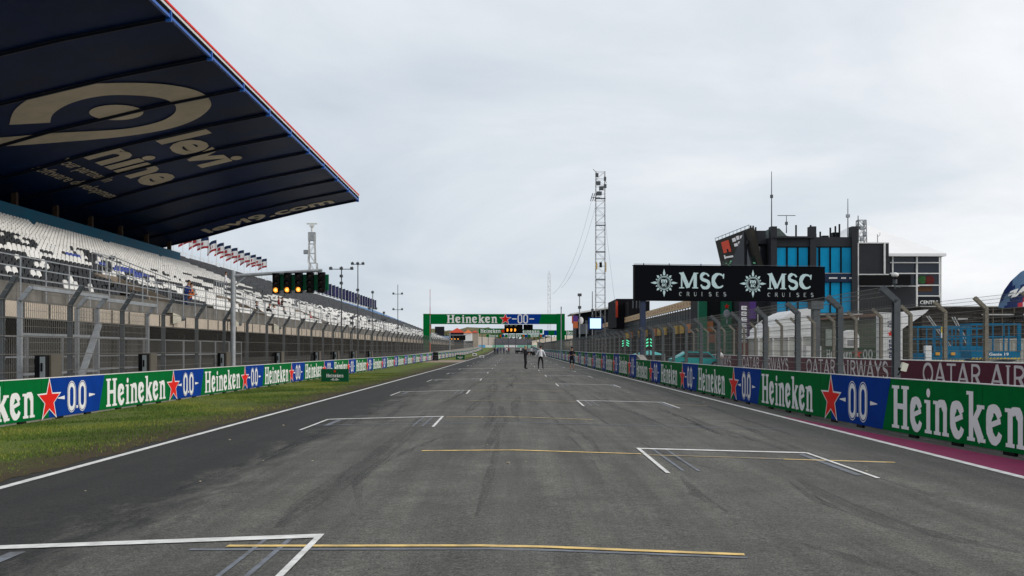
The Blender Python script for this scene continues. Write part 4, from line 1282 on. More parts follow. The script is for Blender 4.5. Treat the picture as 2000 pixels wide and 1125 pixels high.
# advertising boards on the verge
def board(label, px, py, wpx, hpx, full=True):
    d = (HC-FOOT)*F/(py-VY); d = min(d, 230)
    for _ in range(5): d = (HC-FOOT-gy(d))*F/(py-VY)
    x = (px-VX)*d/F; w = wpx*d/F; h = hpx*d/F
    o = thing("advert_board", label, "advert board", (x, d, FOOT+gy(d)+.01))
    m = MB(); m.box(-w/2, w/2, 0, .22, 0, h); m.build("board", mat("dark green board", lin((0,80,48)), .5, var=.06, spec=.2), o)
    t = MB(); put(t, SLAB, "Heineken", -w*.32, h*.35, h*.26, w*.64, .008); t.build("lettering", WHITE, o)
    s = MB(); star(s, 0, h*.82, h*.13, h*.05, .008, 0); s.build("star_emblem", RED, o)
    t = MB(); text_fit(t, "-0.0-", -w*.16, w*.16, h*.10, h*.26, .008, 0, .03); t.build("numerals", WHITE, o)
board("dark green advertising block with red star standing on the grass verge", 654, 746, 53, 25)
board("tiny dark green advertising block on the verge beyond the gravel path", 899, 702, 17, 9)
def marker(label, px, py, wpx, hpx, txt):
    d = 150.
    for _ in range(12): d = (HC-FOOT-gy(d))*F/(py-VY)
    d = min(d, 330); x = (px-VX)*d/F; w = wpx*d/F; h = hpx*d/F
    o = thing("marker_board", label, "sign", (x, d, FOOT+gy(d)))
    m = MB(); m.box(-w/2, w/2, 0, .1, .1, h); m.build("board", WHITE, o)
    m = MB(); m.box(-w*.28, w*.28, -.01, -.004, h*.4, h*.7); m.build("marking", BLACK, o)
marker("white marker board at the end of the left wall, nearest of three", 927, 695.5, 9, 5.5, "")
marker("white marker board on the far verge, between two others", 941, 691.5, 9, 5, "")
marker("white marker board furthest along the curving verge", 950, 687, 7, 5, "")
bx = thing("tyre_stack", "black covered tyre stack beside the gravel path gap in the left wall", "tyre stack", (-10.2, 146, gy(146)-.12))
m = MB()
for k in range(5): m.tube((0,0,k*.22), (0,0,k*.22+.2), .38, .38, n=12)
m.build("tyres", BLACK, bx)
m = MB(); m.tube((0,0,1.1), (0,0,1.16), .36, .30, n=12); m.build("cover", DARK, bx)

# ================================================================== GREEN GANTRY
GD = 197.0; GQ = GD/150
def gX(px): return (px-VX)*GD/F
def gZ(py): return HC-(py-VY)*GD/F
ga = thing("gantry", "green advertising gantry with white lettering and red star spanning the track", "gantry", (0, GD, 0))
m = MB(); m.box(gX(827), gX(842), -.5, .5, gy(GD)-.13, gZ(613)); m.build("gantry_leg", GREEN, ga)
m = MB(); m.box(gX(1087), gX(1103), -.5, .5, gy(GD)-.13, gZ(613)); m.build("gantry_leg", GREEN, ga)
m = MB(); m.box(gX(842), gX(1087), -.45, .45, gZ(633), gZ(613.5)); m.build("beam", GREEN, ga)
m = MB(); m.add([(gX(988),-.46,gZ(633)),(gX(1052),-.46,gZ(633)),(gX(1057),-.46,gZ(613.6)),(gX(988),-.46,gZ(613.6))], [(0,1,2,3)]); m.build("blue_panel", BLUE, ga)
t = MB(); put(t, SLAB, "Heineken", gX(872), gZ(631), gZ(615)-gZ(631), gX(972)-gX(872), .47); t.build("lettering", WHITE, ga)
s = MB(); star(s, gX(987), gZ(623.5), .84*GQ, .34*GQ, .475, 0, sx=1.05); star(s, gX(987), gZ(623.5), .70*GQ, .28*GQ, .49, 1, sx=1.05); s.build("star_emblem", [WHITE, RED], ga)
z = MB()
for px in (1015.5, 1026.5): ribbon(z, [(gX(px)+.25*GQ*math.cos(t_), gZ(623)+GQ*(.30 if math.sin(t_) > 0 else -.30)+.27*GQ*math.sin(t_)) for t_ in [2*math.pi*j/20 for j in range(20)]], .15*GQ, .475, 0, closed=True)
poly(z, [(gX(1021)-.05, gZ(629.5)), (gX(1021)+.05, gZ(629.5)), (gX(1021)+.05, gZ(628)), (gX(1021)-.05, gZ(628))], .476)
for a_, b_ in ((1000, 1009), (1034, 1043)): poly(z, [(gX(a_), gZ(624)), (gX(b_), gZ(624)), (gX(b_), gZ(622)), (gX(a_), gZ(622))], .476)
z.build("numerals", WHITE, ga)
dp = thing("start_display", "black light panel with glowing orange figures hung under the green gantry", "display", (0, GD+1.5, 0))
m = MB(); m.box(gX(985), gX(1021), -.2, .2, gZ(651), gZ(633.5)); m.build("display_case", BLACK, dp)
m = MB()
for px in (991, 998.5, 1006):
    m.box(gX(px-1.4), gX(px+1.2), -.22, -.205, gZ(647), gZ(641.5)); m.box(gX(px+1.5), gX(px+2.2), -.22, -.205, gZ(645), gZ(643))
m.build("lit_figures", LAMPON, dp)
m = MB()
for px in (987, 996, 1005): m.box(gX(px), gX(px+5), -.215, -.203, gZ(636.5), gZ(635))
m.build("pale_marking", WHITE, dp)
dp2 = thing("display_panel", "blank black panel beside the lit display under the green gantry", "display", (0, GD+1.5, 0))
m = MB(); m.box(gX(1022.5), gX(1041), -.2, .2, gZ(644.5), gZ(633.5)); m.box(gX(1023.5), gX(1040), -.23, -.2, gZ(643.7), gZ(634.3)); m.build("display_case", BLACK, dp2)
m = MB(); m.box(gX(1031), gX(1032), -.05, .05, gZ(633.4), gZ(632.9)); m.build("bracket", GALV, dp2)

# ================================================================== FAR END: BANKED CORNER
def far_board(label, px0, px1, py0, py1, d, kind='green', texts=()):
    X0, X1 = (px0-VX)*d/F, (px1-VX)*d/F; Z0, Z1 = HC-(py1-VY)*d/F, HC-(py0-VY)*d/F
    o = thing("advert_board", label, "advert board", (X0, d, Z0))
    m = MB(); m.box(0, X1-X0, 0, .4, 0, Z1-Z0); m.build("board", GREEN if kind == 'green' else (WHITE if kind == 'white' else BLUE), o)
    for (a_, b_, what) in texts:
        t = MB(); xa, xb = (a_-px0)*d/F, (b_-px0)*d/F; H_ = Z1-Z0
        if what == 'H': put(t, SLAB, "Heineken", xa, H_*.14, H_*.74, xb-xa, .03); t.build("lettering", WHITE, o)
        elif what == '*': star(t, (xa+xb)/2, H_*.5, H_*.5, H_*.2, .03, 0); t.build("star_emblem", RED, o)
        elif what == 'b': poly(t, [(xa, 0), (xb, 0), (xb, H_), (xa, H_)], .02); t.build("blue_panel", BLUE, o)
    for k in range(3):
        m = MB(); xk = (X1-X0)*(.1+.4*k); m.box(xk-.1, xk+.1, .1, .35, -max(.3, Z0-gy(d)-.2) if Z0 > gy(d) else -.3, 0)
        m.build("post", GALV_D, o)
    return o
far_board("dark green board with white lettering above the banked corner, upper row, left end", 935, 1000, 641.5, 651.5, 300, 'green', [(938, 978, 'H'), (979, 986, '*')])
far_board("green board with white lettering above the banked corner, right of the lit display", 1001, 1060, 643, 651.5, 301, 'green', [(1014, 1054, 'H')])
far_board("green board with white lettering beyond the pit wall, right of the gantry leg", 1103, 1141, 645.5, 655, 300, 'green', [(1106, 1138, 'H')])
for i, (a_, b_) in enumerate([(950, 985), (986, 1030), (1031, 1064)]):
    far_board(["narrow white-lettered board of the lower row above the banking, left part", "narrow board with red star above the banking, middle part", "narrow white-lettered board above the banking, right part"][i], a_, b_, 653, 658.5, 455, 'green', [(a_+5, b_-12, 'H'), (b_-10, b_-5, '*'), (b_-4, b_, 'b')])
far_board("green and blue hoarding over the marshal post near the right gantry leg", 1062, 1092, 645, 655, 305, 'green', [(1063, 1071, 'b'), (1083, 1091, 'b')])
# banked wall
BK = mat("dark banked tarmac", (.060,.058,.068), .85, var=.12, scale=.1); BW = mat("tan retaining wall", (.36,.31,.26), .9, var=.1, scale=.1)
def quadstrip(name, cols, d0, d1, m, kind='structure'):
    """cols: (px, y_top, y_bottom); near foot at d0, top at d1"""
    vs = []
    for px, yt, yb in cols:
        a_ = P(px, yb, d0); b_ = P(px, yt, d1); vs += [a_, b_, b_+Vector((0,4,0)), Vector((b_.x, b_.y+4, 0)), Vector((a_.x, a_.y, 0))]
    fs = []
    for i in range(len(cols)-1):
        for j in range(5): fs.append((5*i+j, 5*(i+1)+j, 5*(i+1)+(j+1) % 5, 5*i+(j+1) % 5))
    fs += [tuple(range(5)), tuple(range(5*(len(cols)-1)+4, 5*(len(cols)-1)-1, -1))]
    return MB().add(vs, fs).build(name, m, kind=kind)
quadstrip("banked_track", [(966, 661, 675.5), (985, 660.5, 676), (1020, 662, 677), (1045, 663.5, 678), (1052, 665, 678)], 452, 470, BK)
quadstrip("retaining_slope", [(915, 655, 677), (930, 657.5, 677.5), (968.5, 659, 677)], 454, 474, BW)
quadstrip("sand_slope", [(1039, 666, 674), (1050, 664, 678), (1062, 661, 678), (1095, 656, 676), (1150, 655, 676)], 446, 460, mat("pale sand", (.50,.43,.34), .95, var=.1))
m = MB()
for px0, px1, mi in ((930, 948, 0), (948, 962, 1), (962, 985, 2), (985, 1010, 1), (1010, 1048, 2)):
    a_, b_ = P(px0, 677.4, 444), P(px1, 677.4, 444); m.box(a_.x, b_.x, 443, 444, .5, HC+(VY-674.0)*444/F, mi)
kb = m.build("corner_hoarding", [mat("pale blue vinyl", (.12,.42,.72), .5, var=.05), WHITE, mat("pale green vinyl", (.25,.55,.42), .5, var=.05)])
tag(kb, "long low hoarding in pale blue, white and green at the foot of the banked corner", "hoarding")
# dune with scrub
DUNE = mat("scrubby dune", (.13,.115,.05), .95, var=.4, scale=.12, dirt=(.05,.05,.02), bump=.5, bscale=.6)
vs = []; nx_, ny_ = 60, 12
for j in range(ny_):
    for i in range(nx_):
        x = -420+i*14; y = 480+j*22
        t = j/(ny_-1); bump_ = 3*math.sin(x*.03+1)+2.5*math.sin(x*.071+j)+1.5*math.sin(x*.17+j*.7)
        vs.append((x, y, max(1.5, 2+(9.5+bump_)*math.sin(min(1, t*1.6)*math.pi/2)*(1.0 if x < -5 else .38))))
MB().add(vs, [(j*nx_+i, j*nx_+i+1, (j+1)*nx_+i+1, (j+1)*nx_+i) for j in range(ny_-1) for i in range(nx_-1)]).build("dune_hill", DUNE, kind='structure', smooth=True)
m = MB(); rr = random.Random(5)
for k in range(2600):
    x = rr.uniform(-200, 60); y = rr.uniform(478, 560); t = (y-480)/242; bump_ = 3*math.sin(x*.03+1)+2.5*math.sin(x*.071)+1.5*math.sin(x*.17)
    z = max(1.5, 2+(9.5+bump_)*math.sin(min(1, max(0, t)*1.6)*math.pi/2)*(1.0 if x < -5 else .38)); s_ = rr.uniform(.4, 1.5)
    for q in range(4):
        a_ = rr.uniform(0, 6.28); c = Vector((x+rr.uniform(-1, 1), y+rr.uniform(-1, 1), z+rr.uniform(0, s_)))
        m.add([c, c+Vector((math.cos(a_)*s_, math.sin(a_)*s_, s_*.5)), c+Vector((-math.sin(a_)*s_*.5, math.cos(a_)*s_*.5, s_))], [(0,1,2)], k % 2)
o = m.build("scrub", [mat("olive scrub", (.07,.085,.025), .9, var=.2), mat("dry scrub", (.20,.17,.08), .9, var=.2)], kind='stuff'); o['label'] = "olive and dry scrub growing over the dune beyond the first corner"
# temporary stand and red tents under the gantry
def tent(label, px0, px1, ytop, ybot, d, roofm, wallm, depth=8):
    X0, X1 = (px0-VX)*d/F, (px1-VX)*d/F; Zt, Zb = HC-(ytop-VY)*d/F, HC-(ybot-VY)*d/F; h = Zt-Zb; c = (X0+X1)/2
    o = thing("tent", label, "tent", (c, d, 0)); w = (X1-X0)/2
    m = MB(); m.add([(-w,0,Zb+h*.35),(w,0,Zb+h*.35),(w,depth,Zb+h*.35),(-w,depth,Zb+h*.35),(0,depth/2,Zt)], [(0,1,4),(1,2,4),(2,3,4),(3,0,4)]); m.build("canopy", roofm, o)
    m = MB(); m.box(-w*.95, w*.95, .3, depth-.3, min(Zb, gy(d)), Zb+h*.36); m.build("tent_wall", wallm, o)
REDT = mat("red tent canvas", (.50,.06,.03), .8, var=.1); ORT = mat("orange tent canvas", (.60,.16,.06), .8, var=.1)
tent("large red peaked tent seen under the left of the green gantry", 876, 908, 640, 655, 400, REDT, DARK)
tent("smaller orange peaked tent right of the large red one", 905, 922, 643, 655, 398, ORT, WHITE)
tent("low red tent at the end of the row under the gantry", 920, 934, 645, 652, 402, REDT, BW)
o = thing("temporary_stand", "low distant stand with blue seats beyond the left leg of the gantry", "stand", (0, 330, 0))
def fX(px, d=330): return (px-VX)*d/F
def fZ(py, d=330): return HC-(py-VY)*d/F
m = MB(); m.prism([(0, gy(330)), (0, fZ(667)), (14, fZ(655)), (14, gy(330))], fX(843), fX(880), 'x'); m.build("seating_tier", mat("blue seat rows", (.10,.16,.30), .6, var=.3, scale=1.5), o)
m = MB(); m.box(fX(843), fX(862), 14, 15, fZ(656), fZ(636)); m.build("back_screen", DARK, o)
# cars
def car(label, x, y, rz, paint, cat="car"):
    o = thing("parked_car", label, cat, (x, y, gz(x, y)), rz)
    m = MB(); m.prism([(-2.1,.35),(2.1,.35),(2.15,.75),(1.35,.92),(.75,1.42),(-.95,1.45),(-1.75,.98),(-2.15,.85)], -.85, .85, 'y'); m.build("car_body", paint, o)
    m = MB(); m.prism([(1.18,.95),(.70,1.34),(-.9,1.37),(-1.5,1.0)], -.865, .865, 'y'); m.build("window", GLASS, o)
    for (wx_, wy_) in ((-1.3,-.8),(1.3,-.8),(-1.3,.8),(1.3,.8)):
        m = MB(); m.tube((wx_, wy_-.1, .33), (wx_, wy_+.1, .33), .33, n=14); w_ = m.build("wheel", BLACK, o)
        m = MB(); m.tube((wx_, wy_-.11, .33), (wx_, wy_+.11, .33), .18, n=8); m.build("rim", GALV, w_)
CARB = mat("dark car paint", (.012,.013,.016), .25, var=0, spec=.6)
car("low dark car parked on the straight beside the distant people", 15.5*280/F, 280, R(80), CARB)
car("taller dark car parked between the black-clad and white-shirted men, further off", 35*235/F, 235, R(95), CARB)
# ================================================================== RIGHT SIDE
MB().add([(17.2,20,-.13),(90,20,-.13),(90,270,.2),(17.2,270,.2)], [(0,1,2,3)]).build("paddock_apron", mat("paddock asphalt", (.11,.108,.10), .9, var=.15, scale=.4), kind='structure')
CHAR = mat("charcoal cladding", (.030,.032,.037), .6, var=.12, scale=.5)
CHAR2 = mat("dark navy cladding", (.009,.011,.016), .6, var=.12, scale=.5)
def sgn_at(px, d): return (px-VX)*d/F
# --- sponsor board over the pit entry
sb = thing("advert_board", "wide black overhead board with two white sun emblems and MSC CRUISES lettering", "advert board", (7.4, 66, 4.44), math.atan2(1.8, 11.96))
W_ = 12.1
m = MB(); m.box(0, W_, 0, .45, 0, 2.12); m.box(-.03, W_+.03, -.02, .5, 2.12, 2.16); m.build("board", mat("black panel", (.0025,.003,.005), .6, var=0, spec=.05), sb)
ICE = mat("pale ice lettering", (.52,.68,.70), .5, var=.04)
for k in range(2):
    u0 = .58*0+k*5.62
    cx, cz = u0+1.82, 1.08
    s = MB()
    for j in range(16):
        a_ = 2*math.pi*j/16; L_ = .86 if j % 4 == 0 else (.66 if j % 2 == 0 else .57)
        w_ = .075 if j % 2 == 0 else .05
        ca_, sa_ = math.cos(a_), math.sin(a_)
        q = [(.46,-w_*.8), (.46+.35*(L_-.46),-w_), (L_,0), (.46+.35*(L_-.46),w_), (.46,w_*.8)]
        poly(s, [(cx+x*ca_-z_*sa_, cz+x*sa_+z_*ca_) for x, z_ in q], .006+.0003*(j % 2))
    ribbon(s, arc(cx, cz, .40, .40, 0, 360, 32), .045, .010)
    ribbon(s, arc(cx, cz, .33, .33, 0, 360, 32), .018, .010)
    text_fit(s, "m", cx-.19, cx+.19, cz+.01, cz+.21, .010, 0, .05); text_fit(s, "sc", cx-.15, cx+.15, cz-.22, cz-.04, .010, 0, .03)
    s.build("sun_emblem", ICE, sb)
    t = MB(); put(t, CAPS, "MSC", u0+2.72, .76, .95, 3.0, .006, 0, .02, 1.3); t.build("lettering", ICE, sb)
    t = MB()
    for q, ch_ in enumerate("CRUISES"): put(t, CAPS, ch_, u0+2.75+q*.465, .29, .25, .20 if ch_ != 'I' else .10, .006, 0, 0, 1.0)
    t.build("lettering", mat("dim lettering", (.40,.44,.46), .5, var=.03), sb)
m = MB(); m.bar((.55,.25,0), (.55,.25,-4.57), .30, .30); m.build("support_pole", mat("navy painted steel", (.03,.045,.09), .5, var=.1), sb)
m = MB(); m.bar((W_-.5,.25,0), (W_-.5,.25,-4.57), .42, .42); m.cbox((W_-.5,.2,-.2), .8, .5, .5); m.build("support_pole", GALV_D, sb)
m = MB()
for u in (.6, 2.2, 4.2, 9.0): m.tube((u,.2,2.14), (u,.2,2.28), .03, n=5)
m.bar((0,.2,2.22), (W_,.2,2.22), .025); m.build("top_rail", GALV_D, sb)

# --- race control tower
TD = 105.0
def tX(px, d=TD): return (px-VX)*d/F
def tZ(py, d=TD): return HC-(py-VY)*d/F
tb = thing("control_tower", "dark race control building with tall blue window panes and leaning screen wall", "building", (0, 0, 0))
m = MB(); m.box(tX(1505), tX(1672), TD, TD+14, -.13, tZ(463)); m.box(tX(1462), tX(1505), TD+2.0, TD+14, -.13, tZ(446)); m.build("wall", CHAR, tb)
m = MB()
for a_, b_, yt in ((1504, 1515.5, 443), (1580, 1592, 443), (1661, 1672.5, 443)): m.box(tX(a_), tX(b_), TD-.45, TD+.6, -.13, tZ(yt))
m.box(tX(1515.5), tX(1580), TD-.25, TD, tZ(482), tZ(464)); m.box(tX(1592), tX(1661), TD-.25, TD, tZ(482), tZ(464))
m.box(tX(1510), tX(1588), TD-.6, TD-.26, tZ(466), tZ(462.5)); m.box(tX(1466), tX(1504), TD+1.4, TD+2, tZ(474), tZ(466))
m.build("pilaster", CHAR, tb)
def pane_row(y0, y1, xs):
    for xa, xb in xs:
        m = MB(); m.box(tX(xa), tX(xb), TD-.14, TD-.10, tZ(y1), tZ(y0)); p = m.build("window", CYAN, tb)
        f = MB(); f.box(tX(xa)-.05, tX(xa), TD-.2, TD-.02, tZ(y1), tZ(y0)); f.box(tX(xb), tX(xb)+.05, TD-.2, TD-.02, tZ(y1), tZ(y0)); f.build("frame", BLACK, p)
xs = [(1516.5+21.2*k, 1516.5+21.2*k+18) for k in range(3)]+[(1580.6, 1597.5), (1601, 1619), (1622, 1640), (1643, 1661)]
m = MB(); m.box(tX(1515.5), tX(1661), TD-.09, TD, tZ(613), tZ(482)); m.build("window_recess", BLACK, tb)
pane_row(484, 533, xs)
pane_row(552, 611, xs)
m = MB(); m.box(tX(1515.5), tX(1672), TD-.35, TD-.2, tZ(551), tZ(535)); o = m.build("fascia_sign", mat("navy fascia", (.010,.022,.055), .5, var=.05), tb)
m = MB()
for a_, b_ in ((1617, 1634), (1641, 1651), (1657, 1665)):
    text_fit(m, {1617:"PAPENDAL", 1641:"CM.COM", 1657:"PON"}[a_][:0] or "ooooo" if False else "iiii", tX(a_), tX(b_), tZ(545), tZ(542), 0, 0, .02) if False else [poly(m, [(tX(a_+q*2.4), tZ(545)), (tX(a_+q*2.4+1.7), tZ(545)), (tX(a_+q*2.4+1.7), tZ(542)), (tX(a_+q*2.4), tZ(542))]) for q in range(int((b_-a_)/2.4))]
m.build("small_emblem", WHITE, o, (0, TD-.36, 0))
m = MB(); m.box(tX(1505), tX(1680), TD-.9, TD-.2, tZ(615.5), tZ(613)); m.box(tX(1516), tX(1661), TD-.2, TD-.1, tZ(534.5), tZ(533.4)); m.build("ledge", mat("pale ledge", (.45,.45,.44), .6, var=.1), tb)
m = MB(); m.box(tX(1466), tX(1503), TD+1.9, TD+1.96, tZ(521), tZ(478)); o = m.build("window", GLASS, tb)
m = MB()
for px in (1466, 1484, 1502): m.box(tX(px)-.06, tX(px)+.06, TD+1.82, TD+1.9, tZ(521), tZ(478))
m.build("frame", CHAR2, o)
# roof level plant and aerials
m = MB(); m.prism([(tX(1518), tZ(463)), (tX(1518), tZ(440)), (tX(1524), tZ(437)), (tX(1542), tZ(437)), (tX(1557), tZ(452)), (tX(1578), tZ(455)), (tX(1578), tZ(463))], TD+4, TD+8, 'y'); m.build("plant_housing", mat("grey green plant housing", (.11,.14,.13), .6, var=.15), tb)
m = MB()
for px, yt in ((1563, 436), (1592, 436), (1602, 453), (1611, 449), (1631, 441), (1641, 438), (1649, 434), (1473, 437), (1478, 437), (1483, 440)): m.box(tX(px)-.07, tX(px)+.07, TD+1.5, TD+1.64, tZ(464), tZ(yt))
m.box(tX(1615), tX(1627), TD+1.4, TD+2, tZ(464), tZ(457)); m.box(tX(1637), tX(1650), TD+1.7, TD+2.4, tZ(464), tZ(450))
m.build("roof_post", CHAR2, tb)
# leaning screen wall facing the track
def leanbox(name, q, th, mt, parent):
    """q: four world points TL TR BR BL; thickness th away from the track side"""
    n = (q[1]-q[0]).cross(q[3]-q[0]).normalized()
    if n.x < 0: n = -n
    vs = [*q, *[p+n*th for p in q]]
    return MB().add(vs, [(0,1,2,3),(7,6,5,4),(0,4,5,1),(1,5,6,2),(2,6,7,3),(3,7,4,0)]).build(name, mt, parent)
TL, TR, BR, BL = P(1397, 471, 117), P(1463, 445.5, 105.5), P(1483, 528, 105.5), P(1411, 530, 117)
lw = leanbox("screen_wall", [TL, TR, BR, BL], .5, mat("brown grey screen housing", (.034,.031,.025), .6, var=.1), tb)
m = MB(); m.add([TL+Vector((0,0,0)), TR, TR+Vector((.25,3,0)), TL+Vector((4,3,0)), BL, BR, BR+Vector((.25,3,0)), BL+Vector((4,3,0))], [(0,1,2,3),(4,7,6,5),(2,1,5,6),(3,2,6,7),(0,3,7,4)]); m.build("wall", CHAR2, tb)
def onwall(u, v, off=.03):
    a_ = TL+(TR-TL)*u; b_ = BL+(BR-BL)*u; p = a_+(b_-a_)*v
    n = (TR-TL).cross(BL-TL).normalized()
    if n.x > 0: n = -n
    return p+n*off
def wq(m, u0, u1, v0, v1, off=.03, mi=0, sk=0): m.add([onwall(u0+sk, v0, off), onwall(u1+sk, v0, off), onwall(u1, v1, off), onwall(u0, v1, off)], [(0,1,2,3)], mi)
m = MB(); wq(m, .17, .40, .10, .44, .03, 0, 0); wq(m, .28, .33, .34, .44, .04, 1); m.build("red_emblem", [mat("screen red", (.42,.05,.03), .6, var=.1, emit=(.5,.06,.03), estr=.35), CHAR2], lw)
m = MB()
for (u0, u1, v0, v1) in ((.50,.60,.10,.20),(.62,.70,.08,.18),(.72,.84,.10,.17),(.52,.62,.25,.33),(.64,.72,.23,.34),(.16,.42,.55,.60),(.16,.20,.50,.62)): wq(m, u0, u1, v0, v1)
m.build("pale_lettering", mat("screen white", (.35,.35,.36), .6, var=0, emit=(.55,.55,.58), estr=.5), lw)
m = MB()
for k in range(4):
    wq(m, .06+.235*k, .26+.235*k, .66, .98, .025, 0)
rr = random.Random(3)
for k in range(46): 
    u = rr.uniform(.04, .93); v = rr.uniform(.68, .95); wq(m, u, u+.03, v, v+.03, .035, 1)
m.build("monitor_row", [mat("dark green screen", (.01,.03,.02), .3, var=0), mat("green screen glow", (.05,.2,.1), .4, var=0, emit=(.12,.36,.22), estr=.6)], lw)
r = MB(); nn = 9
for k in range(nn+1):
    p = TL+(TR-TL)*(k/nn); r.tube(p, p+Vector((0,0,.35)), .03, n=4)
r.bar(TL+Vector((0,0,.3)), TR+Vector((0,0,.3)), .05); r.build("roof_railing", GALV, tb)
# aerials
def aerial(label, px, ytop, ybot, d, r=.05, cross=None, col=GALV_D):
    o = thing("aerial", label, "aerial", (tX(px, d), d, tZ(ybot, d)))
    h = tZ(ytop, d)-tZ(ybot, d)
    m = MB(); m.tube((0,0,0), (0,0,h), r, r*.5, n=6)
    if cross:
        for fz, sp in cross: m.bar((-sp,0,h*fz), (sp,0,h*fz), .06)
    m.build("mast", col, o)
    m = MB(); m.cbox((0,0,h*.55), r*4, r*4, .3); m.build("clamp", col, o); return o
aerial("very tall thin aerial on the roof edge beside the leaning screen wall", 1507, 335, 443, TD+1, .06)
aerial("T-shaped aerial on the dark tower roof above the plant housing", 1536, 421, 455, TD+5, .06, [(1.0, .9)])
aerial("tall pale aerial near the right corner pilaster of the dark tower", 1656, 388, 463, TD+3, .08, None, GALV)
aerial("short dark aerial with a camera on the annex roof", 1676, 421, 474, TD+10, .09, [(.8,.15)])
# --- annex
AD = 116.0
an = thing("annex_building", "dark blank annex with thin pale corner strips joined to the blue-windowed tower", "building")
m = MB(); m.box(tX(1674, AD), tX(1736, AD), AD, AD+10, -.13, tZ(475, AD)); m.box(tX(1674, AD), tX(1790, AD), AD+.3, AD+6, -.13, tZ(559, AD)); m.build("wall", CHAR, an)
m = MB(); m.box(tX(1674.5, AD), tX(1677, AD), AD-.1, AD, -.13, tZ(473, AD)); m.box(tX(1725.5, AD), tX(1729, AD), AD-.12, AD, tZ(535, AD), tZ(474, AD)); m.box(tX(1677, AD), tX(1736, AD), AD-.08, AD, tZ(475.5, AD), tZ(473.5, AD)); m.box(tX(1677, AD), tX(1736, AD), AD-.08, AD, tZ(537, AD), tZ(535, AD)); m.box(tX(1677, AD), tX(1795, AD), AD-.08, AD, tZ(559.5, AD), tZ(558, AD)); m.build("pale_strip", WHITEM, an)
m = MB(); m.box(tX(1678, AD), tX(1777, AD), AD-.3, AD-.1, tZ(557, AD), tZ(537.5, AD)); m.build("black_fascia", BLACK, an)
m = MB(); z_ = tZ(474, AD)
lattice(m, 0, 0, 0, 2.6, .9, .8, 3, .05); 
for k in range(4): m.cbox((.3*(k % 2)-.1, -.5, .5+.6*k), .35, .3, .4)
o = m.build("aerial_rack", GALV, an, (tX(1682, AD+2), AD+2, z_))
m = MB(); m.tube((0,0,0), (0,0,1.1), .05, n=5); m.bar((0,0,.8), (.25,0,1.0), .04); m.bar((.25,0,1.0), (.25,0,1.3), .04); m.build("hook_aerial", GALV, an, (tX(1714, AD+2), AD+2, z_))
# --- hospitality building with white marquee roof
HD = 126.0
hp = thing("hospitality_building", "glazed hospitality building with white framing under a big white marquee roof", "building")
zt = tZ(496, HD)
m = MB(); x0, x1 = tX(1598, HD), tX(1843, HD); ap = P(1690, 438, HD+14); ap2 = ap+Vector((-8, 0, 0)); y0, y1 = HD-.8, HD+30
m.add([(x0,y0,zt),(x1,y0,zt),(x1,y1,zt),(x0,y1,zt),(ap.x,ap.y,ap.z),(ap.x-1.0,ap.y+4,ap.z),(x0,y0,zt-.3),(x1,y0,zt-.3),(x1,y1,zt-.3),(x0,y1,zt-.3)], [(0,1,4),(1,2,5,4),(2,3,5),(3,0,4,5),(0,6,7,1),(1,7,8,2),(3,2,8,9),(0,3,9,6),(6,9,8,7)])
m.build("marquee_roof", mat("white marquee canvas", (.82,.82,.82), .7, var=.03, scale=.3), hp)
m = MB(); m.box(tX(1700, HD), tX(1836, HD), HD+.3, HD+24, tZ(600, HD), zt-.31); m.build("dark_interior", CHAR2, hp)
g = MB(); g.box(tX(1737, HD), tX(1835.5, HD), HD+.2, HD+.26, tZ(600, HD), zt-.35); g.build("glazing", mat("tinted glazing", (.018,.024,.040), .08, var=0, spec=.35), hp)
cols = [(1742, 1744.5), (1789, 1792), (1836, 1838.5)]; 
for k, (a_, b_) in enumerate(cols):
    m = MB(); m.box(tX(a_, HD), tX(b_, HD), HD-.1, HD+.15, tZ(604, HD) if k != 2 else -.13, zt-.3); m.build("frame_post", WHITEM, hp)
m = MB()
for yy_ in (513, 534, 557, 578, 601): m.box(tX(1738 if yy_ < 550 else 1789, HD), tX(1838, HD), HD-.08, HD+.1, tZ(yy_+1, HD), tZ(yy_-1, HD))
m.build("frame_rail", WHITEM, hp)
m = MB(); m.box(tX(1793, HD), tX(1835, HD), HD+.0, HD+.16, tZ(599, HD), tZ(581, HD)); o = m.build("sign_panel", CHAR2, hp)
m = MB(); text_fit(m, "CENTRE", tX(1797, HD), tX(1832, HD), tZ(594, HD), tZ(587, HD), 0, 0, .02); m.build("lettering", WHITE, o, (0, HD-.012, 0))
m = MB(); m.ball((tX(1802, HD), HD+.12, tZ(546, HD)), .5, .05, .5, 9, 6, 0); m.ball((tX(1816, HD), HD+.12, tZ(547, HD)), .6, .05, .55, 9, 6, 1); m.box(tX(1794, HD), tX(1822, HD), HD+.14, HD+.19, tZ(569, HD), tZ(560, HD), 2)
m.build("window_display", [mat("green plant display", (.03,.10,.03), .8, var=.2), mat("dark red display", (.12,.02,.02), .8, var=.2), mat("brown counter", (.09,.04,.02), .7, var=.1)], hp)
m = MB()
for px in (1772, 1790, 1800, 1826): m.box(tX(px, HD)-.09, tX(px, HD)+.09, HD+.5, HD+.7, -.13, tZ(601, HD))
m.build("stilt", WHITEM, hp)
m = MB()
for k in range(9): m.box(tX(1812, HD)+.28*k, tX(1812, HD)+.28*k+.3, HD-1.2, HD-.2, 3.2-.4*k, 3.3-.4*k)
m.bar((tX(1812, HD), HD-1.25, 4.1), (tX(1812, HD)+2.6, HD-1.25, .6), .08); m.build("staircase", GALV, hp)

